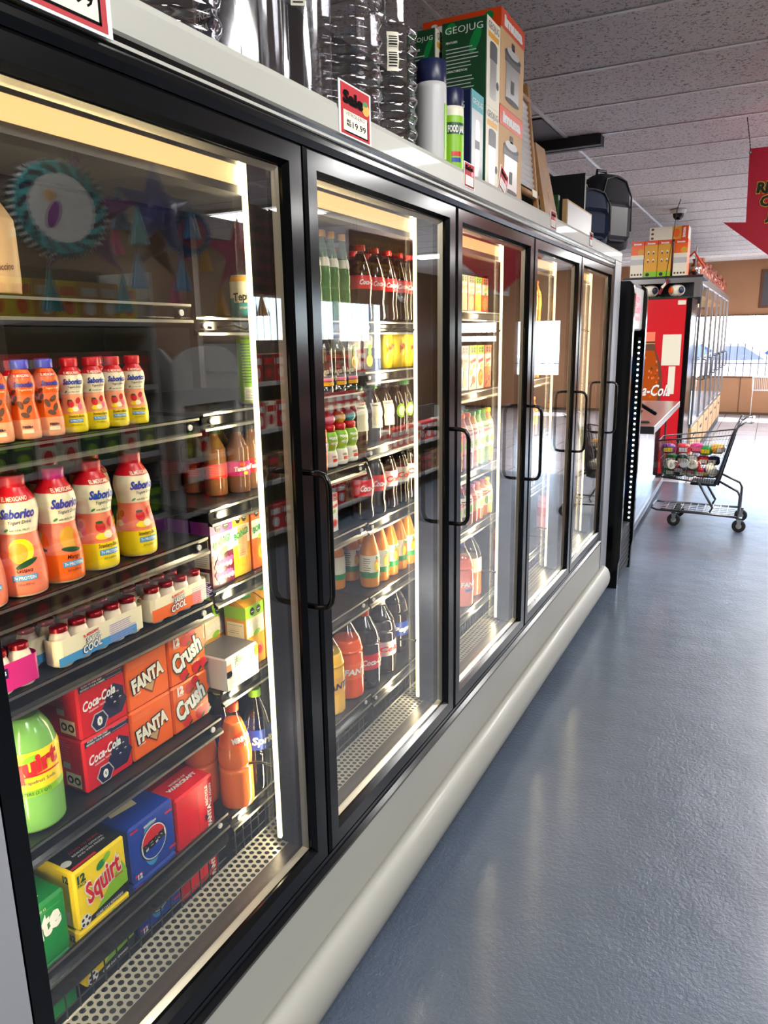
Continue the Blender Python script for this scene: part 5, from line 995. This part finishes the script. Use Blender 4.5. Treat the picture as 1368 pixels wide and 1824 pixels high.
m = MB(); m.box((-.39, 0, 0), (0, .25, .13), 'offwhite', bev=.002); S = left(-.39, 0); m.rect(S, .32, 0, .39, .13, 'deeporange'); m.rect(S, .23, 0, .32, .13, 'gold'); m.ell(S, .27, .06, .035, .045, 'orange', .0014); m.text(S, 'imusa', .36, .065, .03, 'white', .05, rot=PI/2, w=.1, off=.0016); [m.ell(S, .03, .02+.045*k, .015, .012, 'brown', .001) for k in range(3)]
place(('juicer_box', [('box', m.mesh('box'))]), (-.08, 8.83, 2.577), 0, 'juicer box lying on its side on top of the others', 'box', G)
# ornaments in the gap: white balls with coloured discs, garland, bow
def ball():
    m = MB(); pr = [(.068*math.sin(a), .068-.068*math.cos(a)) for a in [PI*k/14 for k in range(15)]]; pr[0] = (.0005, 0); pr[-1] = (.0005, .136)
    m.lathe(pr, 'offwhite', 24, M=Matrix.Diagonal((1.25, 1, 1, 1)))
    ds = []
    for sx, c in ((-1, 'orange'), (1, 'navy')):
        q = MB(); q.lathe([(.036, 0), (.034, .006), (.02, .009), (.0005, .010)], c, 18, cap=False, M=Matrix.Translation((sx*.055, -.052, .070)) @ Matrix.Rotation(sx*.75, 4, 'Z') @ Matrix.Rotation(PI/2, 4, 'X')); ds.append(('colour_disc', q.mesh('colour_disc')))
    return ('ball_ornament', [('ball', m.mesh('ball'))]+ds)
place(ball(), (-.43, 8.86, 1.985), 0, 'white ball ornament with orange and blue discs, left one', 'ornament', 'white ball ornaments with coloured discs'); place(ball(), (-.16, 8.86, 1.985), 0, 'white ball ornament with orange and blue discs, right one', 'ornament', 'white ball ornaments with coloured discs')
m = MB(); random.seed(3)
for k in range(260):
    x = -.66+.70*k/260; a = random.uniform(0, 2*PI); e = random.uniform(-.6, 1.2); L_ = random.uniform(.015, .03); b0 = Vector((x, 8.80, 1.975)); m.tube([b0, b0+Vector((math.cos(a)*L_, math.sin(a)*.4*L_, math.sin(e)*L_))], .0015, 'darkgreen', 3)
m.tube([(-.66, 8.80, 1.975), (-.3, 8.80, 1.978), (.04, 8.80, 1.973)], .004, 'darkgreen', 6)
tag(m.obj('green_garland'), 'dark green tinsel garland along the top of the red cooler', 'garland')
t = empty('wire_bow', (-.29, 8.755, 2.11), label='red patterned bow hanging on a wire from the ceiling', cat='bow'); m = MB()
m.prism([(-.05, -.09), (-.005, -.01), (.05, .07), (.06, .02), (.01, -.03), (-.02, -.10)], -.008, .0, 'darkred'); m.prism([(-.02, -.02), (.03, .03), (.03, .0), (.0, -.04)], -.012, -.008, 'offwhite'); m.obj('bow', t)
m = MB(); m.tube([(.02, 0, .05), (.04, 0, .25), (.07, 0, .5), (.09, 0, .75), (.12, -.0, .85)], .004, 'black', 6); m.obj('wire', t)
# orange press and clay pots on the refrigerator row
t = empty('citrus_press', (-.03, 9.30, 2.201), label='orange and silver citrus press standing beside the juicer boxes', cat='juicer'); m = MB(); m.box((-.10, -.05, 0), (.06, .08, .02), 'deeporange', bev=.004); m.obj('base', t)
m = MB(); m.lathe([(.05, .02), (.055, .10), (.05, .12)], 'chrome', 20); m.tube([(0, 0, .10), (0, 0, .30), (.005, 0, .34)], .009, 'silver', 8); m.obj('cup', t); m = MB(); m.tube([(-.08, 0, .22), (-.02, 0, .28), (.03, 0, .20), (.09, 0, .12)], .012, 'deeporange', 8); m.obj('lever', t)
def pot(R, H): 
    pr = smooth_prof([(R*.5, 0), (R*.8, H*.08), (R, H*.35), (R*.85, H*.6), (R*.5, H*.78), (R*.62, H*.95), (R*.66, H)]); m = MB(); m.lathe(pr, 'copper', 20); h = MB(); h.tube([(R*.55, 0, H*.85), (R*1.1, 0, H*.8), (R*1.2, 0, H*.55), (R*.95, 0, H*.4)], R*.09, 'copper', 6); return ('clay_pot', [('pot', m.mesh('pot')), ('handle', h.mesh('handle'))])
pots = [pot(.075, .20), pot(.09, .16), pot(.065, .24), pot(.08, .28)]
random.seed(5)
for i in range(20):
    y = 9.75+.28*i; place(pots[i % 4], (-.06-.03*(i % 2), y, 2.241), random.uniform(-2, 1), 'reddish clay pot with a handle standing in the row on the far refrigerator', 'pot', 'clay pots along the top of the far refrigerator')
# shopping cart; backlit shade is put into the dark steel of its tubes
t = empty('shopping_cart', (0, 6.77, 0), label='metal shopping cart filled with groceries standing across the aisle', cat='shopping cart')
ya, yb = -.21, .21
def wh(x, y):
    w = MB(); Mx = Matrix.Translation((x, y, .052)) @ Matrix.Rotation(PI/2, 4, 'X'); w.lathe([(.044, -.014), (.052, -.010), (.052, .010), (.044, .014)], 'rubber', 20, M=Mx); w.lathe([(.022, -.017), (.022, .017)], 'silver', 14, M=Mx); o = w.obj('wheel', t)
    w = MB(); [w.prism([(x-.012, .052), (x+.012, .052), (x+.02, .12), (x-.02, .12)], y+s*.022-.002, y+s*.022+.002, 'steel') for s in (-1, 1)]; w.box((x-.02, y-.024, .112), (x+.02, y+.024, .122), 'steel'); w.obj('caster_fork', o)
for x, y in ((.195, ya+.03), (.195, yb-.03), (.70, ya), (.70, yb)): wh(x, y)
m = MB()
for y, s in ((ya+.03, 1), (yb-.03, -1)):
    m.tube([(.01, y+.03*s, .135), (.05, y, .128), (.40, y, .125), (.69, y-.03*s, .122)], .010, 'darksteel', 8)
    m.tube([(.69, y-.03*s, .06), (.69, y-.03*s, .30), (.67, y-.03*s, .34), (.50, y, .42)], .0105, 'darksteel', 8); m.tube([(.47, y, .14), (.49, y, .18), (.36, y, .40)], .010, 'darksteel', 8)
m.tube([(.01, ya+.06, .135), (.0, 0, .135), (.01, yb-.06, .135)], .010, 'darksteel', 8); m.tube([(.69, ya, .12), (.69, yb, .12)], .008, 'darksteel', 8)
for k in range(9): m.tube([(.12+.06*k, ya+.03, .13), (.12+.06*k, yb-.03, .13)], .003, 'steel', 5)
for k in range(5): m.tube([(.08, ya+.07+.07*k, .133), (.66, ya+.07+.07*k, .126)], .003, 'steel', 5)
m.obj('lower_frame', t)
def bp_(u, v, w_):   # basket point: u 0..1 nose to handle, v 0..1 bottom to top, w_ -1..1 across
    x0, z0 = .07+(.50-.07)*u, .405+(.375-.405)*u; x1, z1 = .03+(.60-.03)*u, .72+(.795-.72)*u; hw = (.13+.05*u)*(1-v)+(.165+.045*u)*v
    return (x0+(x1-x0)*v, w_*hw, z0+(z1-z0)*v)
m = MB()
for k in range(25): u = k/24; [m.tube([bp_(u, 0, s), bp_(u, 1, s)], .0018, 'darksteel', 4) for s in (-1, 1)]; m.tube([bp_(u, 0, -1), bp_(u, 0, 1)], .0018, 'darksteel', 4)
for v in (.2, .4, .6, .8): [m.tube([bp_(0, v, s), bp_(1, v, s)], .0022, 'darksteel', 4) for s in (-1, 1)]
for k in range(9): w_ = -1+k/4; m.tube([bp_(0, 0, w_), bp_(0, 1, w_)], .0018, 'darksteel', 4)
for v in (.25, .5, .75): m.tube([bp_(0, v, -1), bp_(0, v, 1)], .0022, 'darksteel', 4)
m.tube([bp_(0, 1, -1), bp_(1, 1, -1), bp_(1, 1, 1), bp_(0, 1, 1)], .006, 'darksteel', 8, closed=True); m.tube([bp_(0, 0, -1), bp_(1, 0, -1), bp_(1, 0, 1), bp_(0, 0, 1)], .007, 'darksteel', 8, closed=True)
m.obj('basket', t)
m = MB()
for s in (-1, 1): m.tube([(.50, s*.19, .38), (.60, s*.21, .80), (.645, s*.215, .915)], .013, 'darksteel', 8); m.tube([(.62, s*.213, .85), (.68, s*.215, .90), (.72, s*.215, .90)], .008, 'chrome', 8)
m.tube([(.72, -.215, .90), (.735, -.2, .905), (.735, .2, .905), (.72, .215, .90)], .011, 'chrome', 8); m.obj('handle', t)
m = MB(); m.prism([(.51, .37), (.525, .37), (.62, .80), (.605, .80)], -.17, .17, 'black'); m.box((.30, -.12, .35), (.50, .12, .372), 'black', bev=.005); m.obj('rear_flap', t)
random.seed(11)
def bag(w, d, h, mt, mt2):
    vs = []; fs = []; n = 16; L_ = 9
    for j in range(L_):
        a = PI*j/(L_-1); r = math.sin(a)**.45
        for k in range(n): b = 2*PI*k/n; q = 1+random.uniform(-.10, .10); vs.append((w/2*r*math.cos(b)*q, d/2*r*math.sin(b)*q, h/2*(1-math.cos(a))))
    for j in range(L_-1):
        for k in range(n): fs.append((j*n+k, j*n+(k+1) % n, (j+1)*n+(k+1) % n, (j+1)*n+k))
    m = MB(); m.add(vs, fs, mt, False); S = Surf((-w*.3, -d*.5, h*.25), RX, RZ); m.rect(S, 0, 0, w*.6, h*.4, mt2, .002); return ('grocery_bag', [('bag', m.mesh('bag'))])
cols = ['purple', 'red', 'magenta', 'green', 'gold', 'darkgreen', 'offwhite', 'silver', 'offwhite', 'silver', 'red', 'green', 'blue', 'offwhite']
spots = [(.10, .60, 0), (.22, .605, 0), (.32, .60, 1), (.39, .585, 2), (.48, .60, 1), (.12, .42, 1), (.34, .51, -1), (.26, .50, -1), (.44, .50, -1), (.17, .50, -1), (.20, .43, -1), (.31, .42, -1), (.43, .41, 0), (.10, .52, 0)]
cn = {'purple': 'purple', 'red': 'red', 'magenta': 'magenta', 'green': 'green', 'gold': 'yellow', 'darkgreen': 'dark green', 'offwhite': 'white', 'silver': 'silvery', 'blue': 'blue'}
for i, (x, z_, q) in enumerate(spots):
    c = cols[i]
    if c in ('offwhite', 'silver'):
        m = MB(); m.lathe([(.036, 0), (.040, .004), (.040, .10), (.036, .105)], c, 18); m.lathe([(.0405, .03), (.0405, .07)], ('red', 'silver', 'cream')[i % 3], 18, cap=False)
        o = place(('grocery_can', [('can', m.mesh('can'))]), (x, 6.77+(-.07 if q <= 0 else .06), z_), 0, '%s roll-shaped pack among the groceries in the cart, %s' % (cn[c], ['upper', 'lower', 'front', 'rear', 'middle'][i % 5]), 'grocery item', 'groceries in the shopping cart', rot=(random.uniform(1.0, 1.9), random.uniform(-.4, .4), random.uniform(-.8, .8)))
    else:
        place(bag(.115, .11, .085, c, ('yellow', 'white', 'pink')[i % 3]), (x, 6.77+(-.06 if q <= 0 else .05), z_), random.uniform(-.6, .6), '%s crinkled bag of groceries in the cart, %s' % (cn[c], ['at the nose', 'near the nose', 'in the middle', 'toward the handle', 'under the handle'][min(4, int(x*9))]), 'grocery item', 'groceries in the shopping cart')
for i in range(10):
    place(bag(.10, .11, .08, ['green', 'darkgreen', 'silver', 'red', 'navy'][i % 5], 'offwhite'), (.12+.085*(i % 5), 6.77+(-.06 if i < 5 else .06), .41 if i < 5 else .50), random.uniform(-.6, .6), 'crinkled grocery bag at the bottom of the full cart', 'grocery item', 'groceries in the shopping cart')
# ceiling things
t = empty('dome_camera', (-.26, 9.41, ZC-.006), label='small white dome security camera on the ceiling', cat='camera'); m = MB(); m.lathe([(.075, -.045), (.085, -.02), (.085, 0)], 'white', 24); m.obj('housing', t)
m = MB(); m.lathe([(.0005, -.115), (.03, -.108), (.052, -.085), (.060, -.045)], 'blackgloss', 24, cap=False); m.lathe([(.014, -.118), (.016, -.108)], 'silver', 14); m.obj('lens_dome', t)
m = MB(); m.box((-.95, 5.66, ZC-.075), (-.37, 5.78, ZC-.008), 'darkgrey'); m.box((-.95, 5.72, ZC-.078), (-.37, 5.725, ZC-.074), 'black'); tag(m.obj('lamp_housing'), 'dark grey channel hanging across the ceiling joint above the backpacks', 'lamp housing')
m = MB(); m.box((-1.2, 5.10, ZC-.012), (-.63, 5.64, ZC-.0065), 'smoke'); tag(m.obj('dark_ceiling_opening'), 'dark-coloured sheet standing in for an open hole in the ceiling beside the grey channel', 'ceiling panel')  # dark sheet: the shade of an open tile gap put into its colour
# hanging arrow sign
t = empty('arrow_sign', (0, 5.4, 0), label='red hanging arrow sign with yellow and black lettering', cat='sign')
m = MB(); ar = [(.585, 2.69), (1.315, 2.69), (1.30, 2.265), (1.43, 2.27), (.95, 1.90), (.47, 2.275), (.600, 2.265)]
m.prism(ar, 0, .006, 'signred') if 'signred' in MATS else (P('signred', (210, 22, 58), .5), m.prism(ar, 0, .006, 'signred'))
S = Surf((0, 0, 0), RX, RZ)
for tx, x0, z_ in (('REFRESCOS', .640, 2.432), ('CERVEZAS', .665, 2.353), ('JUGOS', .702, 2.275)): m.text(S, tx, x0, z_, .058, 'yellow', .09, .06, al=0, off=.001); m.text(S, tx, x0+.003, z_+.001, .056, 'black', .05, .08, al=0, off=.002)
for x in (.592, 1.308): m.ell(S, x, 2.668, .010, .010, 'smoke', .0015); m.ell(S, x, 2.668, .005, .005, 'offwhite', .002)
m.obj('board', t)
for x0, x1 in ((.592, .54), (1.308, 1.36)):
    m = MB(); n = 22
    for k in range(n):
        a, b = (x0+(x1-x0)*k/n, .0+.35*k/n, 2.68+(ZC-2.69)*k/n), (x0+(x1-x0)*(k+1)/n, .0+.35*(k+1)/n, 2.68+(ZC-2.69)*(k+1)/n); m.tube([a, b], .0032 if k % 2 else .0018, 'black', 5)
    m.obj('chain', t)
# poster and wire basket on the far wall
m = MB(); m.box((.50, YB-.03, 2.06), (1.05, YB-.005, 2.76), 'brown', bev=.004); m.rect(Surf((0, YB-.03, 0), RX, RZ), .55, 2.11, 1.0, 2.71, 'smoke', .002); tag(m.obj('framed_poster'), 'brown framed poster on the tan wall above the window', 'poster')
t = empty('wire_basket', (0, 16.2, 0), label='white wire basket rack standing under the far window', cat='basket'); m = MB()
for k in range(14): m.tube([(.535+.03*k, 0, .50), (.52+.032*k, 0, .75)], .004, 'white', 5)
m.tube([(.52, 0, .75), (.95, 0, .75), (.95, .25, .75), (.52, .25, .75)], .006, 'white', 6, closed=True); m.tube([(.535, 0, .50), (.94, 0, .50), (.94, .25, .50), (.535, .25, .50)], .006, 'white', 6, closed=True)
for x in (.54, .93): m.tube([(x, .12, 0), (x, .12, .76)], .008, 'white', 6)
m.obj('basket', t)
# blue notice on the left far wall
m = MB(); m.box((-2.2, YB-.01, 1.95), (-1.7, YB-.004, 2.4), 'sky'); tag(m.obj('blue_notice'), 'small light blue notice on the wall left of the red cooler', 'notice')
# ------------------------------------------------------------ across the aisle (seen in the door glass)
def shelfunit(x, y0, y1, zs, label, rounded=False):
    t = empty('gondola_shelf', (x, y0, 0), label=label, cat='store shelf'); L_ = y1-y0
    m = MB(); m.box((.40, 0, 0), (.44, L_, max(zs)+.30), 'brownwall'); m.obj('back_panel', t)
    for yy in (0, L_-.03):
        m = MB()
        if rounded: m.prism([(0, 0), (.42, 0), (.42, 1.47), (.34, 1.55), (.21, 1.58), (.08, 1.55), (0, 1.47)], yy, yy+.03, 'silver')
        else: m.box((0, yy, 0), (.42, yy+.03, max(zs)+.28), 'silver')
        m.obj('end_panel', t)
    for z_ in zs: m = MB(); m.box((0, .03, z_-.03), (.40, L_-.03, z_), 'silver'); m.obj('shelf', t)
    return t
shelfunit(2.45, 1.2, 3.45, [.15, .55, .95, 1.35, 1.72], 'long store shelf of packaged food across the aisle, reflected in the first door')
t = shelfunit(2.45, 3.56, 4.20, [.15, .5, .85, 1.15], 'white rack with an arched header panel across the aisle', True)
m = MB(); L_ = .64; m.prism([(0, 1.20), (L_, 1.20), (L_, 1.44)]+[(L_/2+L_/2*math.cos(PI*k/12), 1.44+.13*math.sin(PI*k/12)) for k in range(1, 12)]+[(0, 1.44)], -.02, 0, 'white', ax='x')
m.box((-.02, 0, .70), (0, .06, 1.2), 'white'); m.box((-.02, L_-.06, .70), (0, L_, 1.2), 'white'); m.box((-.02, 0, .70), (0, L_, .78), 'white'); m.obj('header_panel', t)
shelfunit(2.45, 4.35, 6.2, [.15, .55, .95, 1.3], 'long store shelf farther down across the aisle, reflected in the right doors')
def pk(w, d, h, c1, c2):
    m = MB(); m.box((0, 0, 0), (d, w, h), c1, bev=.003); S = Surf((0, w, 0), (0, -1, 0), RZ); m.rect(S, w*.1, h*.62, w*.9, h*.85, c2, .001); m.ell(S, w*.5, h*.32, w*.28, h*.2, c2, .001); return ('food_package', [('package', m.mesh('package'))])
random.seed(21); pks = [pk(.13, .1, .2, a, b) for a, b in (('yellow', 'orange'), ('gold', 'offwhite'), ('red', 'white'), ('offwhite', 'red'), ('darkgreen', 'lime'), ('brown', 'red'), ('cokered', 'white'), ('kraft', 'darkred'))]
def row(y0, y1, z_, kinds, st=.145, s=1):
    y = y0
    while y < y1-.01: place(pks[random.choice(kinds)], (2.475, y+.004, z_+.001), random.uniform(-.02, .02), 'boxed food package on the shelves across the aisle', 'package', 'food packages across the aisle', s); y += st
row(1.25, 3.3, 1.72, [0, 1], .14); row(1.25, 3.3, 1.35, [2, 5, 6]); row(1.25, 3.3, .95, [4, 3]); row(1.25, 3.3, .55, [4, 2]); row(1.25, 3.3, .15, [7, 5])
row(3.62, 4.0, 1.15, [3, 4]); row(3.62, 4.0, .85, [3, 4]); row(3.62, 4.0, .5, [5]); row(4.4, 6.1, 1.3, [2, 6, 5]); row(4.4, 6.1, .95, [2, 3, 6]); row(4.4, 6.1, .55, [5, 7]); row(4.4, 6.1, .15, [2, 7])
shelfunit(2.45, 6.3, 8.6, [.15, .5], 'low store shelf farther along the aisle, reflected in the third door')
row(6.35, 8.5, .5, [2, 6, 3]); row(6.35, 8.5, .15, [5, 7])
# pinatas
def pinata_disc(R, c1, c2, c3):
    m = MB(); m.lathe([(R*.96, -.06), (R, -.05), (R, .05), (R*.96, .06)], c1, 40, M=Matrix.Rotation(-PI/2, 4, 'Y')); S = Surf((-.0601, 0, 0), (0, -1, 0), RZ)
    m.ell(S, 0, 0, R*.74, R*.74, c3, .002, n=36)
    for j in range(3):
        for k in range(30): a = 2*PI*k/30+j*.1; m.ell(S, R*(.78+.07*j)*math.cos(a), R*(.78+.07*j)*math.sin(a), R*.07, R*.055, (c1, c2)[(k+j) % 2], .003+.001*j, a, n=8)
    m.ell(S, -R*.2, R*.2, R*.25, R*.12, 'silver', .004); m.ell(S, R*.2, -R*.15, R*.14, R*.32, 'purple', .004, .4); m.ell(S, R*.25, R*.25, R*.13, R*.13, 'tan', .005)
    f = MB()
    for k in range(90): a = 2*PI*k/90; r = R*random.uniform(1.06, 1.14); f.add([(-.05, R*math.cos(a), R*math.sin(a)), (-.05, R*math.cos(a+.09), R*math.sin(a+.09)), (random.uniform(-.07, -.03), r*math.cos(a+.045), r*math.sin(a+.045)), (.0, r*math.cos(a+.045), r*math.sin(a+.045)), (.05, R*math.cos(a+.045), R*math.sin(a+.045))], [(0, 1, 2), (0, 1, 3), (3, 1, 4)], (c2, 'silver')[k % 2])
    h = MB(); h.tube([(0, 0, R), (0, 0, ZC-2.2-.0)], .0015, 'offwhite', 4)
    return ('disc_pinata', [('body', m.mesh('body')), ('paper_fringe', f.mesh('paper_fringe')), ('string', h.mesh('string'))])
def pinata_star(R, c, tcol):
    m = MB(); pr = [(R*.42*math.sin(a), -R*.42*math.cos(a)) for a in [PI*k/10 for k in range(11)]]; pr[0] = (.0005, -R*.42); pr[-1] = (.0005, R*.42); m.lathe(pr, c, 20)
    parts = []
    for k in range(5):
        a = PI/2+2*PI*k/5; q = MB(); Mx = Matrix.Rotation(PI/2-a, 4, 'X'); Mx = Matrix.Rotation(a-PI/2, 4, 'X'); q.lathe([(R*.22, R*.32), (.002, R)], c, 14, M=Mx, cap=False)
        tip = Mx @ Vector((0, 0, R)); s = MB()
        for j in range(14): b = 2*PI*j/14; s.add([tip, tip+Vector((.05*math.cos(b), .05*math.sin(b), -.20)), tip+Vector((.05*math.cos(b+.4), .05*math.sin(b+.4), -.21))], [(0, 1, 2)], tcol)
        parts.append(('cone', q.mesh('cone'), None, [('tassel', s.mesh('tassel'))]))
    h = MB(); h.tube([(0, 0, R*.4), (0, 0, ZC-2.2)], .0015, 'offwhite', 4)
    return ('star_pinata', [('body', m.mesh('body')), ('string', h.mesh('string'))]+parts)
place(pinata_disc(.19, 'teal', 'navy', 'silver'), (1.95, 2.40, 2.16), .35, 'round teal scale-patterned pinata hanging across the aisle', 'pinata')
place(pinata_disc(.12, 'sky', 'blue', 'pink'), (2.3, 3.62, 2.22), .35, 'small round blue pinata with a pink face panel', 'pinata')
place(pinata_star(.30, 'purple', 'teal'), (2.2, 2.75, 2.2), .4, 'purple star pinata with teal tassels', 'pinata', 'star pinatas'); place(pinata_star(.28, 'plum', 'magenta'), (2.95, 4.0, 2.28), .2, 'dark magenta star pinata with pink tassels', 'pinata', 'star pinatas'); place(pinata_star(.27, 'magenta', 'gold'), (2.6, 4.5, 2.2), .5, 'pink star pinata with golden tassels', 'pinata', 'star pinatas'); place(pinata_star(.26, 'blue', 'sky'), (2.2, 3.27, 2.3), .1, 'blue star pinata with light blue tassels', 'pinata', 'star pinatas')
# hanging product signs across the aisle
def hang(x, y, w, h, z_, txts, base, tc, label, rz=0, th=.05):
    t = empty('hanging_sign', (x, y, z_), rz, label=label, cat='sign'); m = MB(); m.box((0, -w/2, 0), (.006, w/2, h), base); S = Surf((0, w/2, 0), (0, -1, 0), RZ); n = len(txts)
    for i, s in enumerate(txts): m.text(S, s, w/2, h*(1-(i+.8)/n), min(th, h/n*.5), tc, .04, w=None if len(s) < 7 else w*.84)
    m.obj('board', t); m = MB(); m.tube([(0, -w*.4, h), (0, -w*.4, ZC-z_)], .002, 'black', 4); m.tube([(0, w*.4, h), (0, w*.4, ZC-z_)], .002, 'black', 4); m.obj('wire', t)
hang(1.5, 3.28, .34, .42, 1.83, ['ACEITE', 'CHOCOMILK', 'HOJA DE TAMAL', 'MASA', 'DESECHABLE', 'PAPEL ALUMINIO'], 'darkred', 'black', 'dark red hanging sign listing groceries, mirrored beside the first light strip', -.1)
hang(1.5, 4.62, .80, .28, 1.98, ['PASTELES Y POSTRES', 'ACEITES'], 'darkred', 'gold', 'wide dark red hanging sign mirrored in the second door', .1, .09)
hang(1.9, 8.3, .50, .26, 2.05, ['Restrooms'], 'silver', 'darkred', 'pale hanging sign with dark red lettering mirrored in the third door', 0, .09)
m = MB(); pr = [(.26*math.sin(a*.5), .10*math.cos(a*.5)) for a in [PI*k/10 for k in range(11)]]; pr[0] = (.0005, .10); m.lathe(pr, 'chrome', 32, cap=False); m.tube([(.262*math.cos(2*PI*k/32), .262*math.sin(2*PI*k/32), 0) for k in range(32)], .008, 'offwhite', 6, closed=True)
o = m.obj('security_mirror'); o.location = (XR-.12, 13.9, 2.55); o.rotation_euler = (0, -1.3, 0); tag(o, 'round convex security mirror high on the right wall', 'mirror')
